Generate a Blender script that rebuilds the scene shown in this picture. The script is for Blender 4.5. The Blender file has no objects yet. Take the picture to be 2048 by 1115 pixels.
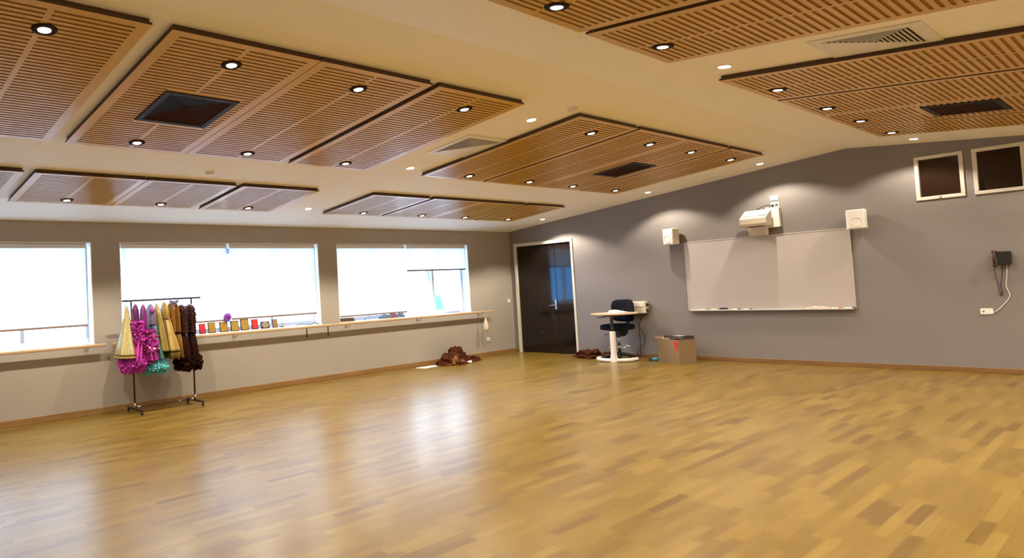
import bpy, bmesh, math, random
from mathutils import Vector, Matrix, noise
random.seed(7)
C = bpy.context.scene.collection
S = bpy.context.scene
PI = math.pi

# ------------------------------------------------------------------ camera
def rot(yaw, pitch, roll):
    cy, sy, cp, sp = math.cos(yaw), math.sin(yaw), math.cos(pitch), math.sin(pitch)
    f = Vector((-sy*cp, cy*cp, sp)); r = Vector((cy, sy, 0)); u = r.cross(f)
    c, s = math.cos(roll), math.sin(roll)
    return r*c + u*s, u*c - r*s, f
cam_data = bpy.data.cameras.new('camera')
cam = bpy.data.objects.new('camera', cam_data); C.objects.link(cam)
_r, _u, _f = rot(0.9033, 0.0423, -0.0512)
M = Matrix((_r, _u, -_f)).transposed().to_4x4()
M.translation = Vector((9.6027, -12.2566, 1.5))
cam.matrix_world = M
cam_data.sensor_width = 36.0; cam_data.sensor_fit = 'HORIZONTAL'
cam_data.lens = 1347.52*36/2048
cam_data.shift_x = 330.85/2048
cam_data.shift_y = -29.08/2048
cam_data.clip_start = 0.05
S.camera = cam

# ------------------------------------------------------------------ world, exposure
W = bpy.data.worlds.new('daylight'); S.world = W; W.use_nodes = True
nt = W.node_tree; nt.nodes.clear()
wo = nt.nodes.new('ShaderNodeOutputWorld'); wb = nt.nodes.new('ShaderNodeBackground')
tc = nt.nodes.new('ShaderNodeTexCoord'); sx = nt.nodes.new('ShaderNodeSeparateXYZ')
cr_ = nt.nodes.new('ShaderNodeValToRGB')
cr_.color_ramp.elements[0].position = 0.0; cr_.color_ramp.elements[0].color = (0.72, 0.86, 1.0, 1)
cr_.color_ramp.elements[1].position = 0.7; cr_.color_ramp.elements[1].color = (0.44, 0.66, 1.0, 1)
nt.links.new(tc.outputs['Generated'], sx.inputs[0]); nt.links.new(sx.outputs['Z'], cr_.inputs[0])
# deeper blue on the side of the sky away from the sun (toward -y)
mr = nt.nodes.new('ShaderNodeMapRange'); mr.interpolation_type = 'SMOOTHSTEP'
mr.inputs[1].default_value = -0.25; mr.inputs[2].default_value = -0.75; mr.inputs[3].default_value = 0.0; mr.inputs[4].default_value = 1.0
nt.links.new(sx.outputs['Y'], mr.inputs[0])
mxs = nt.nodes.new('ShaderNodeMix'); mxs.data_type = 'RGBA'; mxs.inputs[7].default_value = (0.10, 0.42, 1.0, 1)
nt.links.new(mr.outputs[0], mxs.inputs[0]); nt.links.new(cr_.outputs[0], mxs.inputs[6])
nt.links.new(mxs.outputs[2], wb.inputs['Color']); nt.links.new(wb.outputs[0], wo.inputs[0])
WORLD = 8.0
wb.inputs['Strength'].default_value = WORLD
S.view_settings.view_transform = 'Standard'; S.view_settings.look = 'None'
S.view_settings.gamma = 1.0; S.view_settings.use_curve_mapping = False
S.view_settings.exposure = 0.12
S.cycles.use_denoising = True
S.cycles.max_bounces = 10; S.cycles.diffuse_bounces = 5; S.cycles.transparent_max_bounces = 16
S.cycles.caustics_reflective = True; S.cycles.blur_glossy = 0.6; S.cycles.caustics_refractive = False
S.cycles.sample_clamp_indirect = 6.0
sun_data = bpy.data.lights.new('sun', 'SUN'); sun_data.energy = 12.0; sun_data.angle = math.radians(1.0); sun_data.color = (1.0, .96, .90)
sun = bpy.data.objects.new('sun', sun_data); C.objects.link(sun)
sun.rotation_euler = (math.radians(8), math.radians(38), 0)     # high, from behind the building, onto the paving outside
LAMP_W = 64.0                      # each ceiling downlight
LAMP_COL = (1.0, 0.88, 0.70)

# ------------------------------------------------------------------ helpers
def obj(name, bm, mats, parent=None, smooth=False, bevel=0.0, seg=2, loc=None, rotz=0):
    me = bpy.data.meshes.new(name)
    bmesh.ops.recalc_face_normals(bm, faces=bm.faces)
    bm.to_mesh(me); bm.free()
    for m in (mats if isinstance(mats, (list, tuple)) else [mats]): me.materials.append(m)
    if smooth:
        for p in me.polygons: p.use_smooth = True
    o = bpy.data.objects.new(name, me); C.objects.link(o)
    if parent: o.parent = parent
    if loc: o.location = loc
    if rotz: o.rotation_euler.z = rotz
    if bevel:
        b = o.modifiers.new('bevel', 'BEVEL'); b.width = bevel; b.segments = seg; b.limit_method = 'ANGLE'; b.angle_limit = 0.7
    return o
def tag(o, label, cat, group=None):
    o['label'] = label; o['category'] = cat
    if group: o['group'] = group
    return o
def thing(name, label, cat, loc=(0, 0, 0), rotz=0, group=None):
    o = bpy.data.objects.new(name, None); C.objects.link(o)
    o.empty_display_size = 0.1
    o.location = loc; o.rotation_euler = (0, 0, rotz)
    return tag(o, label, cat, group)
def struct(o): o['kind'] = 'structure'; return o
def NB(): return bmesh.new()
def box(bm, x0, x1, y0, y1, z0, z1, mi=0, T=None):
    vs = [Vector((x, y, z)) for x in (x0, x1) for y in (y0, y1) for z in (z0, z1)]
    if T: vs = [T @ v for v in vs]
    v = [bm.verts.new(p) for p in vs]
    for q in ((0, 1, 3, 2), (4, 6, 7, 5), (0, 4, 5, 1), (2, 3, 7, 6), (0, 2, 6, 4), (1, 5, 7, 3)):
        f = bm.faces.new([v[i] for i in q]); f.material_index = mi
    return bm
def bx(x0, x1, y0, y1, z0, z1): return box(NB(), x0, x1, y0, y1, z0, z1)
def tube(bm, pts, r, n=10, mi=0, cap=True, closed=False):
    pts = [Vector(p) for p in pts]; rings = []; N = len(pts)
    up = None
    for i, p in enumerate(pts):
        a = pts[(i-1) % N] if (closed or i > 0) else p; b = pts[(i+1) % N] if (closed or i < N-1) else p
        d = (b-a).normalized()
        if up is None: up = Vector((0, 0, 1)) if abs(d.z) < .9 else Vector((1, 0, 0))
        s = d.cross(up).normalized(); u = s.cross(d).normalized(); up = u
        rr = r[i] if isinstance(r, (list, tuple)) else r
        rings.append([bm.verts.new(p + (s*math.cos(2*PI*k/n) + u*math.sin(2*PI*k/n))*rr) for k in range(n)])
    m = N if closed else N-1
    for i in range(m):
        A, B = rings[i], rings[(i+1) % N]
        for k in range(n):
            f = bm.faces.new([A[k], A[(k+1) % n], B[(k+1) % n], B[k]]); f.material_index = mi; f.smooth = True
    if cap and not closed:
        for R_ in (rings[0], rings[-1]):
            f = bm.faces.new(R_); f.material_index = mi
    return bm
def lathe(bm, prof, cx=0, cy=0, n=32, mi=0, capb=True, capt=True):
    rings = [[bm.verts.new((cx + r*math.cos(2*PI*k/n), cy + r*math.sin(2*PI*k/n), z)) for k in range(n)] for r, z in prof]
    for A, B in zip(rings, rings[1:]):
        for k in range(n):
            f = bm.faces.new([A[k], A[(k+1) % n], B[(k+1) % n], B[k]]); f.material_index = mi
    if capb: bm.faces.new(rings[0]).material_index = mi
    if capt: bm.faces.new(rings[-1]).material_index = mi
    return bm
def prism(bm, poly, axis, a0, a1, mi=0):
    """extrude a 2D polygon along an axis: 'x' poly=(y,z), 'y' poly=(x,z), 'z' poly=(x,y)"""
    def P(p, a): return {'x': (a, p[0], p[1]), 'y': (p[0], a, p[1]), 'z': (p[0], p[1], a)}[axis]
    A = [bm.verts.new(P(p, a0)) for p in poly]; B = [bm.verts.new(P(p, a1)) for p in poly]
    fs = [bm.faces.new(A), bm.faces.new(B)]
    for i in range(len(poly)):
        j = (i+1) % len(poly); fs.append(bm.faces.new([A[i], A[j], B[j], B[i]]))
    for f in fs: f.material_index = mi
    return bm
def rrect(w, h, r, n=5, cx=0, cy=0):
    out = []
    for (sx_, sy_, a0) in ((1, 1, 0), (-1, 1, 90), (-1, -1, 180), (1, -1, 270)):
        for k in range(n+1):
            a = math.radians(a0 + 90*k/n)
            out.append((cx + sx_*(w/2-r) + r*math.cos(a), cy + sy_*(h/2-r) + r*math.sin(a)))
    return out
def arc(cx, cy, z, r, a0, a1, n=24):
    return [(cx + r*math.cos(math.radians(a0+(a1-a0)*k/n)), cy + r*math.sin(math.radians(a0+(a1-a0)*k/n)), z) for k in range(n+1)]
def spline(pts, n=8):
    pts = [Vector(p) for p in pts]; P = [pts[0]*2-pts[1]] + pts + [pts[-1]*2-pts[-2]]; out = []
    for i in range(1, len(P)-2):
        for k in range(n):
            t = k/n; a, b, c, d = P[i-1:i+3]
            out.append(0.5*((2*b) + (c-a)*t + (2*a-5*b+4*c-d)*t*t + (3*b-a-3*c+d)*t**3))
    return out + [pts[-1]]

# ------------------------------------------------------------------ materials
def mat(name, col, rough=0.5, metal=0.0, spec=0.5, var=0.06, scale=8.0, bump=0.0, bscale=60.0, coat=0.0, sheen=0.0):
    m = bpy.data.materials.new(name); m.use_nodes = True
    t = m.node_tree; b = t.nodes['Principled BSDF']
    b.inputs['Roughness'].default_value = rough; b.inputs['Metallic'].default_value = metal
    b.inputs['Specular IOR Level'].default_value = spec
    if coat: b.inputs['Coat Weight'].default_value = coat; b.inputs['Coat Roughness'].default_value = 0.1
    if sheen: b.inputs['Sheen Weight'].default_value = sheen
    co = t.nodes.new('ShaderNodeTexCoord')
    nz = t.nodes.new('ShaderNodeTexNoise'); nz.inputs['Scale'].default_value = scale; nz.inputs['Detail'].default_value = 3
    mx = t.nodes.new('ShaderNodeMix'); mx.data_type = 'RGBA'
    c = Vector(col)
    mx.inputs[6].default_value = (*(c*(1-var)), 1); mx.inputs[7].default_value = (*[min(1, v) for v in c*(1+var)], 1)
    t.links.new(co.outputs['Object'], nz.inputs['Vector']); t.links.new(nz.outputs['Fac'], mx.inputs[0])
    t.links.new(mx.outputs[2], b.inputs['Base Color'])
    if bump:
        n2 = t.nodes.new('ShaderNodeTexNoise'); n2.inputs['Scale'].default_value = bscale
        bp = t.nodes.new('ShaderNodeBump'); bp.inputs['Strength'].default_value = bump; bp.inputs['Distance'].default_value = 0.01
        t.links.new(co.outputs['Object'], n2.inputs['Vector']); t.links.new(n2.outputs['Fac'], bp.inputs['Height'])
        t.links.new(bp.outputs[0], b.inputs['Normal'])
    return m
def emis(name, col, s):
    m = bpy.data.materials.new(name); m.use_nodes = True; t = m.node_tree; b = t.nodes['Principled BSDF']
    b.inputs['Base Color'].default_value = (.9, .9, .9, 1)
    b.inputs['Emission Color'].default_value = (*col, 1); b.inputs['Emission Strength'].default_value = s
    m.cycles.emission_sampling = 'NONE'
    return m
def math_n(t, op, a, b=None):
    n = t.nodes.new('ShaderNodeMath'); n.operation = op
    for i, v in enumerate((a, b)):
        if v is None: continue
        if isinstance(v, (int, float)): n.inputs[i].default_value = v
        else: t.links.new(v, n.inputs[i])
    return n.outputs[0]
def floor_mat():
    m = bpy.data.materials.new('oak_strip_floor'); m.use_nodes = True; t = m.node_tree; b = t.nodes['Principled BSDF']
    g = t.nodes.new('ShaderNodeNewGeometry'); s = t.nodes.new('ShaderNodeSeparateXYZ'); t.links.new(g.outputs['Position'], s.inputs[0])
    WD, LN = 0.072, 0.46
    row = math_n(t, 'FLOOR', math_n(t, 'DIVIDE', s.outputs['X'], WD))
    wr = t.nodes.new('ShaderNodeTexWhiteNoise'); wr.noise_dimensions = '1D'; t.links.new(row, wr.inputs['W'])
    yo = math_n(t, 'ADD', math_n(t, 'DIVIDE', s.outputs['Y'], LN), math_n(t, 'MULTIPLY', wr.outputs['Value'], 7.3))
    col = math_n(t, 'FLOOR', yo)
    cv = t.nodes.new('ShaderNodeCombineXYZ'); t.links.new(row, cv.inputs[0]); t.links.new(col, cv.inputs[1])
    wn = t.nodes.new('ShaderNodeTexWhiteNoise'); wn.noise_dimensions = '3D'; t.links.new(cv.outputs[0], wn.inputs['Vector'])
    rp = t.nodes.new('ShaderNodeValToRGB'); e = rp.color_ramp.elements
    e[0].position = 0; e[0].color = (0.113, 0.062, 0.009, 1); e[1].position = 1; e[1].color = (0.216, 0.138, 0.024, 1)
    for p, c in ((0.10, (0.144, 0.082, 0.011, 1)), (0.3, (0.166, 0.100, 0.014, 1)), (0.72, (0.183, 0.113, 0.017, 1))):
        k = e.new(p); k.color = c
    t.links.new(wn.outputs['Value'], rp.inputs[0])
    # grain along the boards
    gv = t.nodes.new('ShaderNodeCombineXYZ')
    t.links.new(math_n(t, 'MULTIPLY', s.outputs['X'], 55), gv.inputs[0])
    t.links.new(math_n(t, 'ADD', math_n(t, 'MULTIPLY', s.outputs['Y'], 3.0), math_n(t, 'MULTIPLY', wn.outputs['Value'], 40)), gv.inputs[1])
    gn = t.nodes.new('ShaderNodeTexNoise'); gn.inputs['Scale'].default_value = 1.0; gn.inputs['Detail'].default_value = 4
    t.links.new(gv.outputs[0], gn.inputs['Vector'])
    gm = t.nodes.new('ShaderNodeMapRange'); gm.inputs[1].default_value = .3; gm.inputs[2].default_value = .7; gm.inputs[3].default_value = .88; gm.inputs[4].default_value = 1.1
    t.links.new(gn.outputs['Fac'], gm.inputs[0])
    # fine seams
    fx = math_n(t, 'FRACT', math_n(t, 'DIVIDE', s.outputs['X'], WD)); fy = math_n(t, 'FRACT', yo)
    ex = math_n(t, 'GREATER_THAN', fx, 0.025); ey = math_n(t, 'GREATER_THAN', fy, 0.006)
    seam = math_n(t, 'ADD', math_n(t, 'MULTIPLY', math_n(t, 'MULTIPLY', ex, ey), 0.12), 0.88)
    mm = math_n(t, 'MULTIPLY', gm.outputs[0], seam)
    vm = t.nodes.new('ShaderNodeVectorMath'); vm.operation = 'SCALE'; t.links.new(rp.outputs[0], vm.inputs[0]); t.links.new(mm, vm.inputs['Scale'])
    t.links.new(vm.outputs[0], b.inputs['Base Color'])
    # lacquer: a little uneven from board to board
    rr = t.nodes.new('ShaderNodeMapRange'); rr.inputs[3].default_value = 0.28; rr.inputs[4].default_value = 0.28
    t.links.new(wn.outputs['Value'], rr.inputs[0]); t.links.new(rr.outputs[0], b.inputs['Roughness'])
    b.inputs['Specular IOR Level'].default_value = 0.46
    return m
def wood(name, c0, c1, rough=0.35, axis='Y', spec=0.5, sx_=40, sl=2.0):
    m = bpy.data.materials.new(name); m.use_nodes = True; t = m.node_tree; b = t.nodes['Principled BSDF']
    co = t.nodes.new('ShaderNodeTexCoord'); mp = t.nodes.new('ShaderNodeMapping')
    mp.inputs['Scale'].default_value = {'X': (sl, sx_, sx_), 'Y': (sx_, sl, sx_), 'Z': (sx_, sx_, sl)}[axis]
    nz = t.nodes.new('ShaderNodeTexNoise'); nz.inputs['Scale'].default_value = 1; nz.inputs['Detail'].default_value = 4
    rp = t.nodes.new('ShaderNodeValToRGB'); rp.color_ramp.elements[0].position = .3; rp.color_ramp.elements[1].position = .7
    rp.color_ramp.elements[0].color = (*c0, 1); rp.color_ramp.elements[1].color = (*c1, 1)
    t.links.new(co.outputs['Object'], mp.inputs[0]); t.links.new(mp.outputs[0], nz.inputs['Vector']); t.links.new(nz.outputs['Fac'], rp.inputs[0])
    t.links.new(rp.outputs[0], b.inputs['Base Color']); b.inputs['Roughness'].default_value = rough; b.inputs['Specular IOR Level'].default_value = spec
    return m
def glass_mat(name, tint=(1, 1, 1)):
    m = bpy.data.materials.new(name); m.use_nodes = True; t = m.node_tree; t.nodes.clear()
    o = t.nodes.new('ShaderNodeOutputMaterial'); tr = t.nodes.new('ShaderNodeBsdfTransparent'); gl = t.nodes.new('ShaderNodeBsdfGlossy')
    tr.inputs[0].default_value = (*tint, 1); gl.inputs['Roughness'].default_value = 0.02
    fr = t.nodes.new('ShaderNodeFresnel'); fr.inputs[0].default_value = 1.45; mx = t.nodes.new('ShaderNodeMixShader')
    g = t.nodes.new('ShaderNodeNewGeometry')
    t.links.new(math_n(t, 'MULTIPLY', fr.outputs[0], math_n(t, 'SUBTRACT', 1.0, g.outputs['Backfacing'])), mx.inputs[0]); t.links.new(tr.outputs[0], mx.inputs[1]); t.links.new(gl.outputs[0], mx.inputs[2]); t.links.new(mx.outputs[0], o.inputs[0])
    return m
def blind_mat():
    m = bpy.data.materials.new('sunscreen_fabric'); m.use_nodes = True; t = m.node_tree; t.nodes.clear()
    o = t.nodes.new('ShaderNodeOutputMaterial'); d = t.nodes.new('ShaderNodeBsdfDiffuse'); tl = t.nodes.new('ShaderNodeBsdfTranslucent'); tr = t.nodes.new('ShaderNodeBsdfTransparent')
    co = t.nodes.new('ShaderNodeTexCoord'); mp = t.nodes.new('ShaderNodeMapping'); mp.inputs['Scale'].default_value = (200, 200, 200)
    nz = t.nodes.new('ShaderNodeTexNoise'); nz.inputs['Scale'].default_value = 1
    rp = t.nodes.new('ShaderNodeMapRange'); rp.inputs[3].default_value = .60; rp.inputs[4].default_value = .64
    t.links.new(co.outputs['Object'], mp.inputs[0]); t.links.new(mp.outputs[0], nz.inputs[0]); t.links.new(nz.outputs[0], rp.inputs[0])
    cb = t.nodes.new('ShaderNodeCombineColor')
    for i in range(3): t.links.new(rp.outputs[0], cb.inputs[i])
    t.links.new(cb.outputs[0], tl.inputs[0])
    d.inputs[0].default_value = (.10, .098, .094, 1); tr.inputs[0].default_value = (1, 1, 1, 1)
    a = t.nodes.new('ShaderNodeAddShader'); mx = t.nodes.new('ShaderNodeMixShader'); mx.inputs[0].default_value = 0.08
    t.links.new(d.outputs[0], a.inputs[0]); t.links.new(tl.outputs[0], a.inputs[1])
    t.links.new(a.outputs[0], mx.inputs[1]); t.links.new(tr.outputs[0], mx.inputs[2]); t.links.new(mx.outputs[0], o.inputs[0])
    return m
M_ = {}
M_['floor'] = floor_mat()
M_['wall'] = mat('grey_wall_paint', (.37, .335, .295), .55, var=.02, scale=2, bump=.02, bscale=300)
M_['wall_right'] = M_['wall_front'] = mat('pale_bounce_paint', (.62, .58, .52), .5, var=.02)  # unseen walls, made paler so they bounce light into the room
M_['wall_back'] = mat('grey_wall_paint_dimmed', (.21, .188, .183), .55, var=.02, scale=2, bump=.02, bscale=300)  # same wall grey, darkened and cooled to paint the dimmer light here
M_['ceil'] = mat('ceiling_paint', (.93, .90, .80), .6, var=.015, scale=1.5)
M_['panel'] = wood('panel_veneer', (.60, .375, .085), (.68, .435, .105), .277, 'X', .36, 14, 2)
M_['slot'] = mat('slot_backing', (.33, .165, .030), .8, var=.1)
M_['edge'] = mat('panel_edge', (.075, .035, .018), .6)
M_['skirt'] = wood('skirting_wood', (.22, .115, .04), (.30, .165, .06), .4, 'Y')
M_['white'] = mat('white_paint', (.80, .79, .77), .35, var=.02)
M_['alu'] = mat('white_aluminium', (.75, .77, .82), .3, var=.02)
M_['plastic'] = mat('white_plastic', (.78, .76, .72), .4, var=.03)
M_['offwhite'] = mat('offwhite_plastic', (.70, .63, .52), .45, var=.04)
M_['black'] = mat('black_plastic', (.008, .008, .009), .5)
M_['blackmetal'] = mat('black_metal', (.03, .022, .02), .4, metal=.3)
M_['chrome'] = mat('chrome', (.8, .8, .82), .12, metal=1.0)
M_['steel'] = mat('brushed_steel', (.62, .62, .64), .3, metal=1.0)
M_['glass'] = glass_mat('window_glass', (.97, .99, 1.0))
M_['blind'] = blind_mat()
M_['rail'] = mat('blind_rail', (.24, .16, .11), .5)
M_['door'] = wood('dark_door', (.008, .005, .005), (.013, .008, .007), .13, 'Z', .05)
_d = M_['door'].node_tree.nodes['Principled BSDF']; _d.inputs['Coat Weight'].default_value = .8; _d.inputs['Coat Roughness'].default_value = .08; _d.inputs['Coat IOR'].default_value = 1.56
M_['cream'] = mat('cream_frame_paint', (.66, .62, .54), .4, var=.02)
M_['darkglass'] = mat('dark_glass', (.022, .010, .007), .12, spec=.4)
M_['barre'] = wood('barre_wood', (.42, .27, .15), (.55, .38, .23), .3, 'Y')
M_['board'] = mat('whiteboard_face', (.45, .405, .385), .3, var=.01)
M_['lens'] = emis('lamp_glow', (1.0, .86, .68), 14.0)
M_['ringdark'] = mat('dark_trim', (.026, .015, .010), .75, spec=.15)
M_['ventdark'] = mat('vent_shadow_gap', (.03, .022, .012), .8)
M_['grille'] = mat('black_grille', (.006, .005, .005), .8, spec=.15)
M_['rackblk'] = mat('rack_tube', (.055, .022, .018), .35, metal=.4)
M_['paper'] = mat('paper', (.82, .81, .80), .6, var=.02)
M_['card'] = mat('cardboard', (.22, .14, .07), .75, var=.1, scale=14)
M_['red'] = mat('red_tape', (.55, .03, .02), .4)
M_['chairfab'] = mat('chair_fabric', (.004, .005, .013), .85, spec=.2, bump=.2, bscale=400)
M_['tabletop'] = mat('pale_laminate', (.55, .40, .28), .35)
M_['teal'] = mat('teal_plastic', (.03, .30, .36), .35)
M_['brownf'] = mat('brown_costume_cloth', (.055, .011, .0015), .85, spec=.2, var=.4, scale=10, bump=.6, bscale=50)
M_['amberf'] = mat('amber_costume_cloth', (.18, .058, .006), .75, var=.3, scale=14, bump=.5, bscale=60)
M_['oliveg'] = mat('olive_gold_cloth', (.36, .24, .05), .45, var=.3, scale=20, metal=.15, bump=.4, bscale=90)
def sequin(name, c0, c1, rough=.3, metal=.55, scale=130):
    m = bpy.data.materials.new(name); m.use_nodes = True; t = m.node_tree; b = t.nodes['Principled BSDF']
    co = t.nodes.new('ShaderNodeTexCoord'); v = t.nodes.new('ShaderNodeTexVoronoi'); v.inputs['Scale'].default_value = scale
    t.links.new(co.outputs['Object'], v.inputs['Vector'])
    mx = t.nodes.new('ShaderNodeMix'); mx.data_type = 'RGBA'; mx.inputs[6].default_value = (*c0, 1); mx.inputs[7].default_value = (*c1, 1)
    sp = t.nodes.new('ShaderNodeSeparateColor'); t.links.new(v.outputs['Color'], sp.inputs[0]); t.links.new(sp.outputs[0], mx.inputs[0])
    t.links.new(mx.outputs[2], b.inputs['Base Color']); b.inputs['Roughness'].default_value = rough; b.inputs['Metallic'].default_value = metal
    bp = t.nodes.new('ShaderNodeBump'); bp.inputs['Strength'].default_value = .5; bp.inputs['Distance'].default_value = .004
    t.links.new(sp.outputs[1], bp.inputs['Height']); t.links.new(bp.outputs[0], b.inputs['Normal'])
    return m
M_['gold'] = sequin('gold_sequin_cloth', (.36, .26, .07), (.70, .56, .22), .35, .35)
M_['magenta'] = mat('magenta_tulle', (.55, .035, .45), .75, var=.3, scale=30, sheen=.2)
M_['purple'] = mat('dark_purple_satin', (.13, .012, .12), .4, var=.2)
M_['tealf'] = sequin('teal_sequin_cloth', (.05, .16, .20), (.16, .42, .42), .3, .35)
M_['tulle'] = mat('aqua_tulle', (.13, .58, .64), .7, var=.2, scale=30, sheen=.4)
M_['navy'] = mat('navy_satin', (.012, .02, .08), .35)
M_['lav'] = mat('lavender_satin', (.38, .34, .55), .4)
M_['pinkseq'] = mat('copper_sequin', (.85, .50, .36), .22, metal=.8)
M_['silverseq'] = mat('silver_sequin', (.85, .87, .88), .15, metal=.95)
M_['goldplate'] = mat('gold_plate', (.42, .27, .055), .4, metal=.35, var=.1)
M_['plaquewood'] = mat('plaque_wood', (.05, .018, .012), .35)
M_['plaquered'] = mat('plaque_red', (.62, .025, .035), .4)
M_['ovalplate'] = mat('pewter_plate', (.38, .31, .22), .4, metal=.3)
M_['stand'] = mat('plaque_stand', (.50, .52, .66), .4)
M_['wire'] = mat('coat_hanger_wire', (.10, .09, .10), .3, metal=.8)

# ------------------------------------------------------------------ room numbers
H0, SL, XR, SR = 2.6786, 0.0965, 6.366, 0.1095
ZR = H0 + SL*XR
XW, YF = 12.4, -13.3
def zc(x): return H0 + SL*x if x <= XR else ZR - SR*(x-XR)
ZT, ZS = 2.395, 0.985              # window head and sill
WINS = [(-12.74, -9.225), (-8.83, -5.31), (-4.91, -1.405)]

def wall_grid(name, plane, us, zs, holes, thick, top, parent=None):
    """vertical slab with openings; plane maps (u, z, depth) to 3D"""
    bm = NB(); V = {}
    def vert(i, j, d):
        k = (i, j, d)
        if k not in V: V[k] = bm.verts.new(plane(us[i], min(zs[j], top(us[i])) if zs[j] is not None else top(us[i]), d*thick))
        return V[k]
    solid = {}
    for i in range(len(us)-1):
        for j in range(len(zs)-1):
            zc0 = zs[j]; zc1 = zs[j+1] if zs[j+1] is not None else 99
            u = (us[i]+us[i+1])/2; z = (zc0 + min(zc1, zc0+.1))/2
            solid[i, j] = not any(h[0] < u < h[1] and h[2] < z < h[3] for h in holes)
    for (i, j), s in solid.items():
        if not s: continue
        if zs[j] >= max(top(us[i]), top(us[i+1])) - 1e-6: continue
        for d in (0, 1): bm.faces.new([vert(i, j, d), vert(i+1, j, d), vert(i+1, j+1, d), vert(i, j+1, d)])
        for di, dj, a, b in ((-1, 0, (i, j), (i, j+1)), (1, 0, (i+1, j), (i+1, j+1)), (0, -1, (i, j), (i+1, j)), (0, 1, (i, j+1), (i+1, j+1))):
            if not solid.get((i+di, j+dj), False):
                bm.faces.new([vert(*a, 0), vert(*b, 0), vert(*b, 1), vert(*a, 1)])
    return struct(obj(name, bm, M_.get(name, M_['wall']), parent))
# floor, ceiling
struct(obj('floor', bx(-.3, XW+.2, YF-.2, .2, -.2, 0), M_['floor']))
bm = NB(); T_ = .15
prism(bm, [(-.3, zc(-.3)), (XR, ZR), (XW+.2, zc(XW+.2)), (XW+.2, zc(XW+.2)+T_), (XR, ZR+T_), (-.3, zc(-.3)+T_)], 'y', YF-.2, .2)
struct(obj('ceiling', bm, M_['ceil']))
us = sorted({YF, 0.0} | {a for w in WINS for a in w})
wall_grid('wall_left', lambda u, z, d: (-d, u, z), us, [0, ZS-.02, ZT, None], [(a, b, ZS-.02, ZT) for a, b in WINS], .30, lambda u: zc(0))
DX0, DX1, DZ = .11, 1.60, 2.395
HW = [(7.155, 7.675, 2.385, 3.00), (7.765, 8.275, 2.385, 3.00)]
us = sorted({-.3, DX0, DX1, (3.00-H0)/SL, XR, XW+.2, XR+(ZR-3.00)/SR} | {a for h in HW for a in h[:2]})
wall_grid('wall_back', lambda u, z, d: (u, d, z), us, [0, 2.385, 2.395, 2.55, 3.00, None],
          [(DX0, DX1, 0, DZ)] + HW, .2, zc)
wall_grid('wall_right', lambda u, z, d: (XW+d, u, z), [YF, 0], [0, None], [], .2, lambda u: zc(XW))
wall_grid('wall_front', lambda u, z, d: (u, YF-d, z), [-.3, XR, XW+.2], [0, None], [], .2, zc)
struct(obj('baseboard_left', bx(0, .016, YF, 0, 0, .085), M_['skirt'], bevel=.004))
bm = bx(.016, DX0-.01, -.016, 0, 0, .07); box(bm, DX1+.03, XW, -.016, 0, 0, .07)
struct(obj('baseboard_back', bm, wood('skirting_wood_back', (.17, .085, .03), (.24, .125, .045), .35, 'X'), bevel=.004))
# ground outside the window wall
struct(obj('ground_outside', bx(-40, -.31, -40, 25, -.3, -.2), mat('pale_paving', (.62, .62, .60), .8)))

# ------------------------------------------------------------------ windows with roller blinds
for i, (a, b) in enumerate(WINS):
    w = bpy.data.objects.new('window_%d' % (i+1), None); C.objects.link(w); struct(w); w.location = (0, a, ZS)
    L, Hh = b-a, ZT-ZS
    bm = NB()
    box(bm, -.285, -.20, 0, L, 0, .065); box(bm, -.285, -.20, 0, L, Hh-.05, Hh)
    box(bm, -.285, -.20, 0, .05, .065, Hh-.05); box(bm, -.285, -.20, L-.05, L, .065, Hh-.05)
    obj('window_frame', bm, M_['alu'], w, bevel=.004)
    for k in (1, 2, 3):
        y = L*k/4; t = .034 if k == 2 else .026
        obj('mullion', bx(-.275, -.21, y-t, y+t, .065, Hh-.05), M_['alu'], w, bevel=.004)
    for k in range(4):
        y0 = .05 if k == 0 else L*k/4 + (.034 if k == 2 else .026); y1 = L-.05 if k == 3 else L*(k+1)/4 - (.034 if k == 1 else .026)
        bm = NB()
        obj('glass_pane', bx(-.247, -.241, y0, y1, .065, Hh-.05), M_['glass'], w)
    bm = NB(); box(bm, -.20, -.001, 0, .012, 0, Hh); box(bm, -.20, -.001, L-.012, L, 0, Hh); box(bm, -.20, -.001, .012, L-.012, Hh-.012, Hh)
    obj('daylit_jamb_lining', bm, M_['white'], w)  # white lining added for the daylight glare on the grey reveals
    obj('window_sill', bx(-.20, .022, -.0, L, -.019, .0), M_['white'], w, bevel=.003)
def blind(y0, y1, zb, label, chain=True):
    t = thing('roller_blind', label, 'blind', (-.05, y0, zb), group='roller blinds')
    L = y1-y0; top = ZT-.014-zb
    bm = NB(); box(bm, -.001, .001, .01, L-.01, .012, top-.05)
    obj('blind_fabric', bm, M_['blind'], t)
    obj('blind_rail', bx(-.009, .009, .005, L-.005, -.012, .016), M_['rail'], t, bevel=.003)
    bm = NB(); prism(bm, [(-.045, 0), (.02, 0), (.02, .052), (.005, .068), (-.045, .068)], 'y', 0, L)
    c = obj('blind_cassette', bm, M_['alu'], t, bevel=.003); c.location.z = top-.068
    if chain:
        bm = NB(); tube(bm, [(.012, L-.005, top-.05), (.012, L-.004, -.0 if top < 1 else .1)], .0035, 6); tube(bm, [(.012, L+.004, top-.05), (.012, L+.002, .0 if top < 1 else .1)], .0035, 6)
        ch = obj('pull_chain', bm, M_['plastic'], t)
    return t
blind(-12.70, -11.00, 1.235, 'roller blind at the far left edge of the left window', False)
blind(-10.96, -9.285, 1.235, 'pale roller blind lowered on the right half of the leftmost window')
blind(-8.795, -7.085, 1.165, 'white roller blind behind the costume rack, on the left of the middle window', False)
blind(-7.045, -5.365, 1.175, 'white roller blind above the plaques, on the right of the middle window')
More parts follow.
